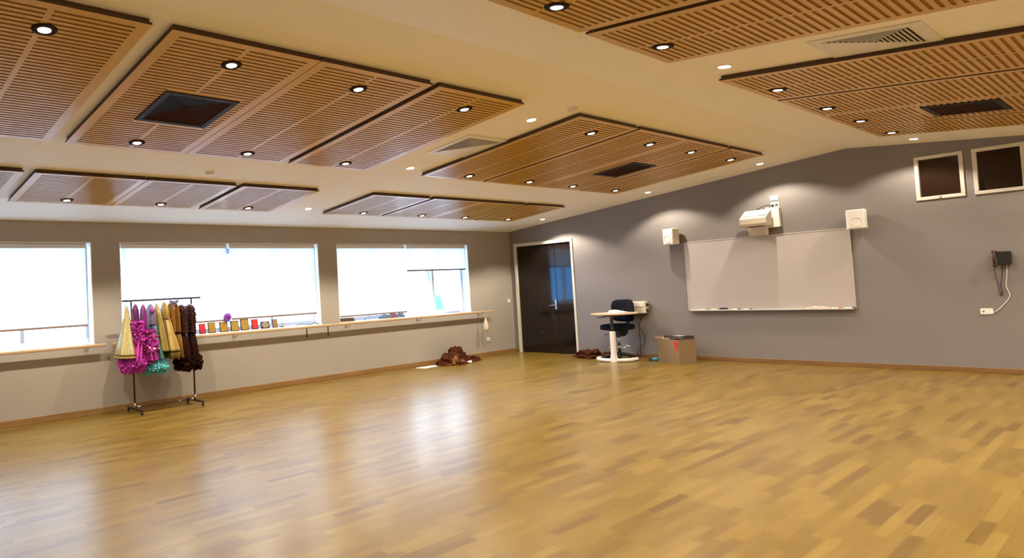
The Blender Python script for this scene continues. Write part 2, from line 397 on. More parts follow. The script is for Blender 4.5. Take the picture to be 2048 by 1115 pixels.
blind(-4.885, -3.20, 1.075, 'fully lowered white roller blind on the left of the window nearest the door', False)
blind(-3.155, -1.455, 1.872, 'short roller blind raised high on the right of the window nearest the door')
# neighbouring building beyond the paving
t = thing('neighbouring_building', 'pale clad building outside, seen through the window nearest the door', 'building', (-9.0, 6.0, -.2))
bm = NB(); n = 60; pts = [(0, -6)]
for k in range(n): y = -6 + 16*k/n; pts += [(0, y+.02), (0, y+.12), (-.04, y+.14), (-.04, y+.24)]
pts += [(0, 10.1), (-6, 10.1), (-6, -6)]
prism(bm, pts, 'z', 0, 3.4); obj('clad_wall', bm, mat('pale_cladding', (.50, .54, .58), .6), t)
bm = NB(); prism(bm, [(.5, 3.3), (-3, 5.0), (-6.5, 3.3), (-6.5, 3.45), (-3, 5.15), (.5, 3.45)], 'y', -6.4, 10.5); obj('gable_roof', bm, mat('grey_roof_sheet', (.42, .44, .46), .5), t)
# steel brace outside
t = thing('diagonal_brace', 'pale teal steel diagonal brace standing outside the window nearest the door', 'brace', (-1.5, -1.0, -.2))
bm = NB(); prism(bm, [(.52, 0), (.68, 0), (-.30, 3.1), (-.43, 3.1)], 'x', -.05, .05)
obj('brace_bar', bm, mat('teal_steel', (.20, .42, .50), .5), t)
tag(obj('verandah_post', bx(-2.1, -1.95, -6.3, -6.15, -.2, 3.2), M_['alu']), 'pale verandah post seen dimly through the blinds outside', 'post')

# ------------------------------------------------------------------ door
d = bpy.data.objects.new('door_1', None); C.objects.link(d); struct(d); d.location = (0, 0, 0)
bm = NB()
box(bm, DX0, DX0+.055, -.02, .19, 0, DZ); box(bm, DX1-.05, DX1, -.02, .19, 0, DZ); box(bm, DX0+.055, DX1-.05, -.02, .19, DZ-.065, DZ)
obj('door_frame', bm, M_['cream'], d, bevel=.004)
lf = obj('door_leaf', bx(DX0+.058, 1.128, .03, .07, .008, DZ-.068), M_['door'], d, bevel=.003)
rf = obj('door_leaf', bx(1.134, DX1-.053, .03, .07, .008, DZ-.068), M_['door'], d, bevel=.003)
obj('rear_panel', bx(DX0, DX1, .12, .16, 0, DZ), M_['black'], d)
bm = NB(); box(bm, 1.075, 1.115, .022, .030, .93, 1.13)
tube(bm, [(1.095, .024, 1.02), (1.095, -.03, 1.02), (1.06, -.035, 1.02), (.965, -.035, 1.015)], .010, 10)
lathe_bm = bm
h = obj('door_handle', bm, M_['steel'], lf, bevel=.002); h['label'] = 'steel lever handle'

# ------------------------------------------------------------------ high dark windows
for i, (a, b, z0, z1) in enumerate(HW):
    w = bpy.data.objects.new('window_%d' % (4+i), None); C.objects.link(w); struct(w); w.location = (a, 0, z0)
    L, Hh, f = b-a, z1-z0, .045
    bm = NB(); box(bm, 0, L, -.02, .12, 0, f); box(bm, 0, L, -.02, .12, Hh-f, Hh); box(bm, 0, f, -.02, .12, f, Hh-f); box(bm, L-f, L, -.02, .12, f, Hh-f)
    obj('window_frame', bm, M_['cream'], w, bevel=.004)
    obj('dark_pane', bx(f, L-f, .04, .05, f, Hh-f), M_['darkglass'], w)
    if i == 0: obj('window_latch', bx(L/2-.012, L/2+.012, -.028, -.018, .008, .03), M_['steel'], w)

# ------------------------------------------------------------------ ceiling panels
TH_L = math.atan(SL); TH_R = -math.atan(SR)
def ceil_frame(x, y):
    th = TH_L if x < XR else TH_R
    return Vector((x, y, zc(x))), -th
PD = .044                           # panel face below the ceiling
def panel(x0, x1, y0, y1, label, hole=None, cols=2):
    """slotted plywood panel hung under the sloping ceiling, slots along y"""
    p, ry = ceil_frame(x0, y0); cs = math.cos(ry)
    if x0 > XR: Lu = (x1-x0)/cs
    else: Lu = (x1-x0)/cs
    Lv = y1-y0
    n = max(6, round((Lu-.10)/.0507)); pit = (Lu-.10)/n; sw = .42*pit
    us = [0]; slot_u = set()
    for k in range(n):
        a = .05 + k*pit + (pit-sw)/2; slot_u.add(len(us)); us += [a, a+sw]
    us.append(Lu)
    vs = [0]; slot_v = set(); cw = (Lv-.12)/cols
    for k in range(cols):
        a = .06 + k*cw + .018; slot_v.add(len(vs)); vs += [a, a+cw-.036]
    vs.append(Lv)
    U = list(us); Vv = list(vs)
    if hole:
        hx0, hx1, hy0, hy1 = hole; hu0, hu1, hv0, hv1 = (hx0-x0)/cs, (hx1-x0)/cs, hy0-y0, hy1-y0
        U = sorted(U+[hu0, hu1]); Vv = sorted(Vv+[hv0, hv1])
    th, dp = .016, .006
    def state(i, j):
        u, v = (U[i]+U[i+1])/2, (Vv[j]+Vv[j+1])/2
        if hole and hu0 < u < hu1 and hv0 < v < hv1: return None
        iu = any(us[k] < u < us[k+1] for k in slot_u); iv = any(vs[k] < v < vs[k+1] for k in slot_v)
        if hole and iu and iv and hu0-.03 < u < hu1+.03 and hv0-.03 < v < hv1+.03: return 0.0
        return dp if iu and iv else 0.0
    bm = NB(); cache = {}
    def vt(i, j, h):
        k = (i, j, h)
        if k not in cache: cache[k] = bm.verts.new((U[i], Vv[j], -PD+h))
        return cache[k]
    st = {(i, j): state(i, j) for i in range(len(U)-1) for j in range(len(Vv)-1)}
    for (i, j), s in st.items():
        if s is None: continue
        f = bm.faces.new([vt(i, j, s), vt(i, j+1, s), vt(i+1, j+1, s), vt(i+1, j, s)]); f.material_index = 1 if s > 0 else 0
        bm.faces.new([vt(i, j, th), vt(i+1, j, th), vt(i+1, j+1, th), vt(i, j+1, th)]).material_index = 2
        for di, dj, a, b in ((-1, 0, (i, j), (i, j+1)), (1, 0, (i+1, j), (i+1, j+1)), (0, -1, (i, j), (i+1, j)), (0, 1, (i, j+1), (i+1, j+1))):
            o = st.get((i+di, j+dj), None)
            o = th if o is None else o
            if o > s:
                f = bm.faces.new([vt(*a, s), vt(*b, s), vt(*b, o), vt(*a, o)]); f.material_index = 2 if o == th else 1
    o = obj('acoustic_panel', bm, [M_['panel'], M_['slot'], M_['edge']])
    o.location = p; o.rotation_euler = (0, ry, 0)
    tag(o, label, 'ceiling panel', 'slotted timber ceiling panels')
    bm = NB(); e = .012; zt, zb = 0.0, -PD+th
    if hole:
        g = .0
        for q in ((e, hu0, e, Lv-e), (hu1, Lu-e, e, Lv-e), (hu0, hu1, e, hv0), (hu0, hu1, hv1, Lv-e)): box(bm, q[0], q[1], q[2], q[3], zb, zt)
    else: box(bm, e, Lu-e, e, Lv-e, zb, zt)
    obj('batten_frame', bm, M_['edge'], o)
    return o
CA = (4.165, 4.835, -10.155, -9.515); CB = (4.185, 4.845, -3.355, -2.735); CR = (7.93, 8.525, -3.47, -2.75)
XA, XB = 3.405, 5.74; EA, EB = 1.165, 2.405; RA, RB = 7.12, 9.45
panel(XA, XB, -11.76, -10.625, 'slotted timber ceiling panel cut off by the left edge of the photo')
panel(XA, XB, -10.495, -9.352, 'large slotted timber ceiling panel holding the big black square grille at upper left', CA)
panel(XA, XB, -9.346, -8.205, 'large slotted timber ceiling panel directly right of the one with the big black grille')
panel(XA, XB, -8.125, -6.985, 'large slotted timber ceiling panel directly left of the square white vent over mid room')
panel(XA, XB, -6.065, -4.905, 'long slotted timber ceiling panel directly right of the square white vent over mid room')
panel(XA, XB, -4.850, -3.665, 'slotted timber ceiling panel left of the one with the small black grille, mid room')
panel(XA, XB, -3.659, -2.505, 'slotted timber ceiling panel holding the small black square grille, toward the whiteboard wall', CB)
panel(XA, XB, -2.455, -1.385, 'slotted timber ceiling panel closest to the door end, right of the small black grille')
panel(EA, EB, -11.76, -10.615, 'short slotted ceiling panel above the windows, only its tip at the left photo edge')
panel(EA, EB, -10.515, -9.345, 'short slotted ceiling panel above the leftmost window')
panel(EA, EB, -9.335, -8.215, 'short slotted ceiling panel above the costume rack')
panel(EA, EB, -8.135, -6.985, 'short slotted ceiling panel above the row of plaques')
panel(EA, EB, -6.035, -4.885, 'short slotted ceiling panel left of the lowered blind by the door')
panel(EA, EB, -4.815, -3.680, 'short slotted ceiling panel above the left blind of the window near the door')
panel(EA, EB, -3.674, -2.545, 'short slotted ceiling panel above the raised short blind')
panel(EA, EB, -2.490, -1.400, 'short slotted ceiling panel in the corner above the door')
panel(RA, RB, -10.495, -9.352, 'right hand slotted timber ceiling panel above the camera, out of the top of the photo')
panel(RA, RB, -9.346, -8.195, 'slotted timber ceiling panel at the top edge of the photo, right of centre')
panel(RA, RB, -8.130, -6.985, 'slotted timber ceiling panel left of the louvred vent at the upper right')
panel(RA, RB, -6.090, -4.855, 'slotted timber ceiling panel right of the louvred vent at the upper right')
panel(RA, RB, -4.800, -3.615, 'slotted timber ceiling panel between the louvred vent panel and the long dark grille, right side')
panel(RA, RB, -3.609, -2.440, 'slotted timber ceiling panel holding the long dark grille above the high dark windows', CR)
panel(RA, RB, -2.395, -1.385, 'slotted timber ceiling panel closest to the high dark windows')

# black air grilles in panels
def grille(hole, label):
    x0, x1, y0, y1 = hole; p, ry = ceil_frame(x0, y0); cs = math.cos(ry); L, Wd = (x1-x0)/cs, y1-y0
    t = thing('air_grille', label, 'grille', p, group='black air grilles'); t.rotation_euler = (0, ry, 0)
    g = .004; f = .055; bm = NB(); z0, z1 = -PD-.008, -.03
    for q in ((g, L-g, g, f), (g, L-g, Wd-f, Wd-g), (g, f, f, Wd-f), (L-f, L-g, f, Wd-f)): box(bm, q[0], q[1], q[2], q[3], z0, z1)
    fr = obj('grille_frame', bm, mat('grille_frame_paint', (.016, .014, .018), .55, spec=.25), t, bevel=.003)
    bm = NB(); c4 = [bm.verts.new(p_) for p_ in ((f, f, -.046), (L-f, f, -.046), (L-f, Wd-f, -.046), (f, Wd-f, -.046))]; ap = bm.verts.new((L/2, Wd/2, -.003))
    for k in range(4): bm.faces.new([c4[k], c4[(k+1) % 4], ap]).material_index = 0 if k in (0, 1) else 1
    obj('grille_hood', bm, [M_['grille'], mat('maroon_filter', (.030, .007, .005), .8, spec=.15)], t)
grille(CA, 'large black square air grille in the timber ceiling at upper left')
grille(CB, 'small black square air grille in the timber ceiling above the door end')
grille(CR, 'flat dark air grille in the timber ceiling near the high dark windows')

# white square diffusers
def vent(x0, y0, s, label):
    p, ry = ceil_frame(x0, y0)
    t = thing('ceiling_vent', label, 'vent', p, group='white ceiling vents'); t.rotation_euler = (0, ry, 0)
    f1, f2 = .075, .10
    bm = NB()
    for q in ((0, s, 0, f1), (0, s, s-f1, s), (0, f1, f1, s-f1), (s-f1, s, f1, s-f1)): box(bm, q[0], q[1], q[2], q[3], -.011, 0)
    obj('vent_frame', bm, M_['white'], t, bevel=.006)
    obj('vent_back', bx(f1, s-f1, f1, s-f1, -.003, -.0005), M_['ventdark'], t)
    # nested L-shaped blades around one corner, plain stepped plate on the other half
    n = 9; w = s-2*f1; e = w/(2*n); bmA = NB()
    for k in range(2*n):
        v0 = f1+e*k
        if k: box(bmA, f1, v0, v0, v0+e, -.010, -.004)
    obj('blank_plate', bmA, M_['white'], t)
    bmA = NB()
    for k in range(n):
        v0 = f1+e*k; u0 = s-f1-e*k
        if u0-v0 > .04:
            box(bmA, v0+e*.5, u0, v0, v0+e*.16, -.010, -.006)
            box(bmA, u0-e*.30, u0, v0+e*.16, u0-e*.6, -.010, -.006)
    obj('vent_blades', bmA, M_['white'], t)
vent(4.13, -6.69, .685, 'square white ceiling vent over mid room between timber panels')
vent(7.95, -6.69, .645, 'louvred ceiling vent between timber panels at the upper right')

# smoke detectors
def detector(x, y, label):
    p, ry = ceil_frame(x, y); t = thing('smoke_detector', label, 'smoke detector', p, group='ceiling detectors'); t.rotation_euler = (0, ry, 0)
    obj('detector_base', lathe(NB(), [(.058, 0), (.058, -.012), (.050, -.016)], n=24), M_['plastic'], t)
    obj('detector_dome', lathe(NB(), [(.042, -.016), (.042, -.028), (.030, -.036), (.006, -.038)], n=24), M_['white'], t)
detector(2.735, -8.741, 'white round detector on bare ceiling above the costume rack')
detector(5.79, -6.26, 'white round detector on bare ceiling near the ridge, mid room')

# ------------------------------------------------------------------ downlights (real lamps, plus added unseen rows)
spot = bpy.data.lights.new('downlight_lamp', 'SPOT'); spot.energy = LAMP_W; spot.color = LAMP_COL
spot.spot_size = math.radians(130); spot.spot_blend = .36; spot.shadow_soft_size = .015
protos = {}; spots = {}
def downlight(x, y, label, inpanel, power=1.0):
    p, ry = ceil_frame(x, y)
    t = thing('downlight', label, 'light', p, group='recessed ceiling downlights'); t.rotation_euler = (0, ry, 0)
    key = (inpanel, power)
    if power not in spots:
        spots[power] = spot.copy(); spots[power].energy = LAMP_W*power
    if key not in protos:
        z = -PD if inpanel else 0
        zt = z
        ring = obj('trim_ring', lathe(NB(), [(.036, zt-.002), (.040, zt-.010), (.070, zt-.008), (.075, zt)] if inpanel else [(.045, zt-.002), (.048, zt-.008), (.058, zt-.006), (.060, zt)], n=32, capb=False, capt=False), M_['ringdark'] if inpanel else M_['white'], t, smooth=True)
        lens = obj('lamp_lens', lathe(NB(), [(.037 if inpanel else .046, zt+.0), (.037 if inpanel else .046, zt-.009), (.033, zt-.011), (.020, zt-.0125), (.003, zt-.013)], n=32), M_['lens'], t, smooth=True)
        lamp = bpy.data.objects.new('lamp_beam', spots[power]); C.objects.link(lamp); lamp.parent = t; lamp.location = (0, 0, zt-.032)
        protos[key] = (ring, lens, lamp)
    else:
        for o in protos[key]:
            c = o.copy(); C.objects.link(c); c.parent = t
XS = [('E', 1.365), ('A', 3.61), ('B', 5.432), ('R', 7.322), ('Q', 9.14), ('S', 11.2)]  # rows Q and S are out of view, added to light the right side
YS = [-11.17, -9.92, -8.757, -7.478, -6.40, -5.368, -4.065, -2.97, -1.742, -.56]
row = {'E': 'above the windows', 'A': 'at the low end of the large left panels', 'B': 'at the high end of the large left panels',
       'R': 'at the ridge end of the right hand panels', 'Q': 'outer'}
col = ['panel at the left photo edge', 'panel in line with the big black grille', 'second panel from the big black grille', 'panel just left of the square white vent',
       'bare ceiling in line with the white vents', 'panel just right of the square white vent', 'panel left of the small black grille',
       'panel in line with the small black grille', 'last panel before the whiteboard wall', 'bare ceiling beside the whiteboard wall']
for k, x0_ in XS:
    for j, y in enumerate(YS):
        x = x0_
        plain = j in (4, 9)
        if plain: x = {'E': 1.31, 'A': 3.56, 'B': 5.392, 'R': 7.29, 'Q': 9.14, 'S': 11.2}[k]
        if k == 'E': lab = ['out of view at left, above the windows', 'above the leftmost window', 'above the costume rack', 'above the row of plaques', 'on bare ceiling between the short panels above the windows', 'on the short panel left of the lowered blind by the door', 'on the short panel above the lowered blind by the door', 'on the short panel above the raised short blind', 'on the short corner panel above the door', 'on bare ceiling in the corner by the door'][j]
        else: lab = {'A': 'lower', 'B': 'upper', 'R': 'right hand slope, ridge side', 'Q': 'added right edge out of view', 'S': 'added far right out of view'}[k] + ' light: ' + col[j]
        downlight(x, y, ('recessed downlight ' + lab) if k == 'E' else 'recessed downlight, ' + lab, not plain, {'E': 1.8, 'A': 1.0, 'B': 1.0, 'R': .85, 'Q': 1.2, 'S': 1.6}[k]*(1.3 if j == 9 else 1.0))

# ------------------------------------------------------------------ barre along the window wall
def barre(y0, y1, brs, label):
    t = thing('ballet_barre', label, 'barre', (.0, y0, .955), group='wall barres')
    bm = NB(); prism(bm, [(.125+a, b) for a, b in rrect(.055, .04, .012, 4)], 'y', 0, y1-y0)
    # prism on 'y' expects (x, z)
    obj('barre_rail', bm, M_['barre'], t, smooth=False)
    for yb in brs:
        bm = NB(); box(bm, 0, .006, yb-y0-.02, yb-y0+.02, -.075, .0)
        tube(bm, spline([(.004, yb-y0, -.055), (.06, yb-y0, -.06), (.115, yb-y0, -.05), (.125, yb-y0, -.019)], 5), .007, 8)
        obj('barre_bracket', bm, M_['steel'], t)
    return t
barre(-13.0, -9.12, [-12.6, -11.0, -9.35], 'wooden barre under the leftmost window, ending left of the costume rack')
barre(-9.02, -.90, [-8.8, -7.05, -4.78, -3.0, -1.2], 'long wooden barre from the costume rack to near the door')
for y, z0, z1, lab in ((-5.72, .80, .936, 'black strap hanging from the barre, left of a pair'), (-5.27, .785, .936, 'black strap hanging from the barre, right of a pair')):
    bm = NB(); box(bm, .118, .132, y-.008, y+.008, z0-.02, .934)
    tag(obj('hanging_strap', bm, M_['black'], bevel=.002), lab, 'strap', 'black straps under the barre')
# hanging cream bag
t = thing('drawstring_bag', 'small cream drawstring bag hanging on the end of the barre', 'bag', (.165, -1.16, .54))
bm = NB()
for r0 in (1,):
    rings = [(.0, .03), (.03, .055), (.08, .062), (.14, .055), (.2, .042), (.25, .022), (.27, .012), (.285, .02)]
    prev = None; n = 24
    for z, r in rings:
        R_ = [bm.verts.new((r*.7*math.cos(2*PI*k/n)*(1+.1*math.sin(5*2*PI*k/n)), r*math.sin(2*PI*k/n)*(1+.1*math.sin(6*2*PI*k/n)), z)) for k in range(n)]
        if prev:
            for k in range(n): bm.faces.new([prev[k], prev[(k+1) % n], R_[(k+1) % n], R_[k]])
        else: bm.faces.new(R_)
        prev = R_
    bm.faces.new(prev)
obj('bag_body', bm, mat('cream_canvas', (.74, .62, .44), .8, var=.12, bump=.3, bscale=80), t, smooth=True)
bm = NB(); tube(bm, spline([(0, .0, .26), (.004, .008, .35), (.006, .01, .425), (-.038, .012, .442), (-.076, .01, .425), (-.05, .0, .36), (-.004, -.008, .26)], 6), .006, 8)
obj('drawstring', bm, mat('cream_cord', (.55, .40, .24), .8), t, smooth=True)

# plates on walls
def plate(name, label, cat, c, w, h, face, mats=None, group=None, bits=()):
    """face 'L' on wall_left, 'B' on wall_back; c = (along, z)"""
    if face == 'L': t = thing(name, label, cat, (0, c[0], c[1]), -PI/2*-1, group); t.rotation_euler.z = PI/2
    else: t = thing(name, label, cat, (c[0], 0, c[1]), 0, group)
    # local: x along the wall, -y out of it
    bm = NB(); prism(bm, rrect(w, h, .008, 3), 'y', -.011, 0)
    obj('cover_plate', bm, M_['plastic'], t, bevel=.002)
    for (nm, x, z, ww, hh, m) in bits:
        obj(nm, bx(x-ww/2, x+ww/2, -.017, -.011, z-hh/2, z+hh/2), m, t, bevel=.0015)
    return t
plate('light_switch', 'small white light switch on the window wall beside the door', 'light switch', (-.15, 1.143), .085, .085, 'L', bits=[('rocker', 0, 0, .03, .04, M_['white'])])
plate('power_outlet', 'white power outlet low on the window wall below the hanging bag', 'power outlet', (-.92, .352), .125, .085, 'L', bits=[('socket', -.03, 0, .022, .03, M_['stand']), ('socket', .03, 0, .022, .03, M_['stand'])])
plate('power_outlet', 'white power outlet with cable on the wall right of the whiteboard', 'power outlet', (7.775, .82), .125, .078, 'B', bits=[('socket', -.03, 0, .02, .012, M_['black']), ('cable_plug', .055, -.012, .03, .03, M_['white'])])
plate('power_outlet', 'top white outlet plate above the projector', 'power outlet', (5.36, 2.685), .12, .075, 'B', bits=[('socket', -.03, 0, .02, .02, M_['stand']), ('socket', .03, 0, .02, .02, M_['stand'])])
t = plate('data_outlet', 'lower white outlet plate above the projector with dark plugs in it', 'outlet', (5.365, 2.575), .12, .085, 'B', bits=[('plug', -.028, -.012, .036, .036, M_['black']), ('plug', .026, -.01, .036, .04, M_['black'])])

# ------------------------------------------------------------------ whiteboard
t = thing('whiteboard', 'wide white whiteboard on the grey wall below the projector', 'whiteboard', (3.875, 0, .875))
BW, BH = 6.35-3.875, 2.095-.875
obj('board_panel', bx(.012, BW-.012, -.022, 0, .012, BH-.012), M_['board'], t)
bm = NB(); f = .016
for q in ((0, BW, 0, f), (0, BW, BH-f, BH)): box(bm, q[0], q[1], -.028, -.001, q[2], q[3])
for q in ((0, f), (BW-f, BW)): box(bm, q[0], q[1], -.028, -.001, f, BH-f)
obj('board_frame', bm, mat('board_frame_alu', (.46, .43, .40), .4), t, bevel=.003)
bm = NB(); box(bm, .06, BW-.02, -.085, -.028, -.004, .006); box(bm, .06, BW-.02, -.088, -.082, -.004, .014)
obj('pen_tray', bm, mat('tray_alu', (.78, .76, .74), .3, metal=.3), t, bevel=.002)
def marker(x, col, label, L=.13, cap=True):
    tt = thing('marker_pen', label, 'marker pen', (x, -.058, .892), group='pens on the whiteboard tray')
    obj('pen_barrel', tube(NB(), [(0, 0, 0), (L*.65, 0, 0)], .009, 10), M_['plastic'], tt)
    obj('pen_cap', tube(NB(), [(L*.65, 0, 0), (L, 0, 0)], .0105, 10), mat('cap', col, .4), tt)
marker(4.10, (.3, .1, .05), 'white pen with brown cap at the left end of the whiteboard tray')
marker(4.28, (.45, .35, .1), 'white pen with tan cap second from the left on the whiteboard tray')
marker(4.62, (.02, .02, .03), 'pen with black cap right of the dark eraser on the whiteboard tray')
marker(4.80, (.1, .05, .05), 'pen with dark cap near the middle of the whiteboard tray')
marker(6.05, (.4, .05, .04), 'pen with red cap right of the cloth on the whiteboard tray')
marker(6.22, (.02, .02, .02), 'black capped pen at the right end of the whiteboard tray')
t = thing('board_eraser', 'dark eraser on the left part of the whiteboard tray', 'eraser', (4.42, -.058, .882))
obj('eraser_body', bx(0, .12, -.022, .022, .012, .036), M_['blackmetal'], t, bevel=.004); obj('felt_pad', bx(.002, .118, -.02, .02, .0, .012), mat('felt', (.2, .2, .22), .9), t)
bm = NB(); bmesh.ops.create_icosphere(bm, subdivisions=4, radius=1)
for v in bm.verts:
    n_ = noise.noise(v.co*2.3); v.co = Vector((v.co.x*.15*(1+.3*n_), v.co.y*.024*(1+.3*n_), max(-.0, .012+v.co.z*.024*(1+.7*n_))))
o = tag(obj('wiping_cloth', bm, mat('pinkish_rag', (.66, .50, .44), .9, bump=.4), smooth=True), 'pale crumpled rag lying on the right part of the whiteboard tray', 'cloth'); o.location = (5.86, -.057, .882)

# ------------------------------------------------------------------ projector on wall arm
t = thing('projector', 'white short throw projector on a wall arm above the whiteboard', 'projector', (5.17, 0, 2.14))
bm = NB(); prism(bm, rrect(.205, .315, .012, 3, .175, .225), 'y', -.10, 0)
obj('wall_mount', bm, M_['plastic'], t, bevel=.004)
obj('mount_arm', bx(-.12, .16, -.18, -.07, .12, .30), M_['plastic'], t, bevel=.006)
bm = NB()
prism(bm, [(-.17, .10), (-.38, .10), (-.42, .13), (-.42, .225), (-.39, .25), (-.19, .36), (-.17, .36)], 'x', -.20, .195)
obj('projector_body', bm, M_['offwhite'], t, bevel=.014, seg=3)
bm = NB(); prism(bm, [(-.38, .258), (-.20, .357), (-.20, .364), (-.383, .266)], 'x', -.18, .09)
obj('lit_top_sheet', bm, M_['white'], t, bevel=.003)  # whiter sheet painting the lamplight on the sloping top
bm = NB(); prism(bm, [(-.38, .258), (-.24, .335), (-.24, .341), (-.383, .265)], 'x', .095, .18)
obj('lens_window', bm, mat('bluish_glass', (.35, .40, .50), .1), t)
bm = NB(); prism(bm, [(-.05, .10), (-.19, .10), (-.185, .03), (-.15, -.045), (-.06, -.045)], 'x', -.165, .095)
obj('mirror_housing', bm, M_['offwhite'], t, bevel=.008)
obj('status_panel', bx(-.13, .10, -.30, -.18, .090, .102), M_['blackmetal'], t)
bm = NB(); tube(bm, spline([(5.335, -.02, 2.56), (5.27, -.05, 2.575), (5.20, -.09, 2.555), (5.13, -.19, 2.49)], 6), .007, 8)
tag(obj('projector_cable', bm, M_['black'], smooth=True), 'black cable curving from the outlet plate to the projector', 'cable')
bm = NB(); tube(bm, spline([(5.39, -.02, 2.56), (5.40, -.06, 2.50), (5.33, -.095, 2.46), (5.27, -.095, 2.48), (5.25, -.095, 2.50), (5.30, -.095, 2.545)], 6), .005, 8)
tag(obj('projector_lead', bm, M_['plastic'], smooth=True), 'looped white lead above the projector wall mount', 'cable')

# ------------------------------------------------------------------ wall speakers
def speaker(x, z, rz, label):
    t = thing('wall_speaker', label, 'speaker', (x, -.06, z), rz, 'white wall speakers')
    bm = NB(); prism(bm, [(-.105, 0), (.105, 0), (.125, -.06), (.105, -.17), (-.105, -.17), (-.125, -.06)], 'z', 0, .285)
    obj('speaker_cabinet', bm, M_['plastic'], t, bevel=.012, seg=3)
    bm = NB(); prism(bm, rrect(.19, .255, .012, 3, 0, .1425), 'y', -.176, -.170); obj('speaker_grille', bm, M_['white'], t, bevel=.002)
    bm = NB()
    ring = [(.068*math.cos(a), -.177, .10+.068*math.sin(a)) for a in [2*PI*k/32 for k in range(32)]]
    tube(bm, ring, .005, 6, closed=True); obj('woofer_ring', bm, M_['offwhite'], t)
    obj('speaker_bracket', bx(-.03, .03, -.0, .06, .10, .18), M_['plastic'], t)
speaker(3.73, 2.07, math.radians(-14), 'white wall speaker left of the whiteboard')
speaker(6.455, 2.06, math.radians(10), 'white wall speaker at the upper right corner of the whiteboard')

# ------------------------------------------------------------------ wall phone
t = thing('wall_phone', 'black wall phone with hanging cord right of the whiteboard', 'phone', (7.98, 0, 1.43))
bm = NB(); prism(bm, rrect(.135, .175, .012, 3, .015, .088), 'y', -.075, 0); obj('phone_body', bm, M_['black'], t, bevel=.006)
bm = NB()
tube(bm, spline([(-.075, -.065, .0), (-.078, -.085, .05), (-.078, -.088, .10), (-.073, -.07, .17)], 5), .016, 10)
tube(bm, [(-.073, -.045, .175), (-.073, -.085, .175)], .026, 14); tube(bm, [(-.075, -.045, .0), (-.075, -.085, .0)], .024, 14)
obj('handset', bm, mat('dark_red_handset', (.05, .010, .012), .4), t, smooth=True)
bm = NB(); path = spline([(-.078, -.07, -.02), (-.085, -.03, -.12), (-.07, -.02, -.25), (-.055, -.02, -.38), (-.045, -.02, -.40), (-.035, -.02, -.36), (-.04, -.02, -.25), (-.02, -.02, -.12), (-.01, -.03, -.0)], 30)
coil = []
for i, p in enumerate(path):
    a = i*1.1; coil.append((p[0]+.007*math.cos(a), p[1]+.005*math.sin(a), p[2]))
tube(bm, coil, .0032, 6); obj('coiled_cord', bm, M_['blackmetal'], t, smooth=True)
bm = NB(); tube(bm, spline([(8.01, -.006, 1.43), (8.0, -.008, 1.28), (7.985, -.006, 1.15), (8.01, -.008, 1.02), (7.94, -.006, .90), (7.86, -.01, .81)], 8), .005, 6)
tag(obj('phone_lead', bm, M_['plastic'], smooth=True), 'thin white lead hanging from the black phone to the outlet', 'cable')

# ------------------------------------------------------------------ round sit-stand side table
t = thing('side_table', 'small round pale table on a white curved foot beside the drafting chair', 'table', (2.79, -.62, 0))
bm = NB(); lathe(bm, [(.385, .848), (.412, .856), (.416, .866), (.412, .876)], n=56); obj('table_top', bm, M_['tabletop'], t, bevel=.003)
bm = NB(); pts = arc(0, .02, .035, .345, -178, 12, 36)
prev = None
tube(bm, pts, .033, 12); ob = obj('curved_foot', bm, mat('white_metal', (.74, .70, .66), .3), t, smooth=True)
bm = NB(); box(bm, .075, .155, -.345, -.265, .03, .56); obj('outer_column', bm, mat('white_column', (.76, .70, .66), .3), t, bevel=.012)
bm = NB(); prism(bm, [(.06, .0), (.17, .0), (.165, .07), (.14, .20), (.09, .20), (.065, .07)], 'y', -.352, -.258); obj('column_shoe', bm, M_['plastic'], t, bevel=.006)
bm = NB(); box(bm, .092, .138, -.325, -.285, .56, .83); obj('inner_column', bm, M_['blackmetal'], t, bevel=.004)
bm = NB(); box(bm, -.02, .16, -.335, -.20, .822, .846); tube(bm, [(-.17, -.33, .815), (-.10, -.34, .812), (-.02, -.30, .82)], .010, 8); obj('height_lever', bm, mat('maroon_lever', (.08, .02, .02), .4), t, bevel=.002)
for x, y in ((-.12, -.313), (.13, -.31), (.363, .0)):
    obj('foot_pad', bx(x-.014, x+.014, y-.014, y+.014, 0, .02), M_['black'], t)
bm = NB()
for k, (dx, a) in enumerate(((0, .0), (.02, .12), (-.015, -.1))):
    T = Matrix.Translation((2.86+dx, -.66, .8785+.003*k)) @ Matrix.Rotation(a, 4, 'Z'); box(bm, -.16, .16, -.11, .11, 0, .0025, T=T)
prism(bm, [(2.72, .885), (2.78, .935), (3.02, .893), (3.02, .885)], 'y', -.76, -.56)
tag(obj('paper_sheets', bm, M_['paper']), 'loose white papers lying on the round table top', 'papers')

# ------------------------------------------------------------------ drafting chair
t = thing('drafting_chair', 'black drafting chair with foot ring behind the round table', 'chair', (2.735, -.43, 0), math.radians(-8))
def pillow(w, h, d, n=24, curve=0):
    bm = NB(); bmesh.ops.create_cube(bm, size=1); bmesh.ops.subdivide_edges(bm, edges=bm.edges[:], cuts=10, use_grid_fill=True)
    for v in bm.verts:
        x, y, z = v.co*2
        def se(a, b): return (abs(a)**5+abs(b)**5)
        k = 1/max(1e-6, (abs(x)**5+abs(y)**5)**.2)*max(abs(x), abs(y)) if (abs(x)+abs(y)) > 1e-6 else 1
        e = max(abs(x), abs(y)); th = (1-.35*e**6)
        v.co = Vector((x*k*w/2, y*k*h/2 , z*d/2*th))
    return bm
bm = pillow(.52, .47, .12); o = obj('seat', bm, M_['chairfab'], t, smooth=True, loc=(0, -.02, .605))
bm = pillow(.49, .42, .06)
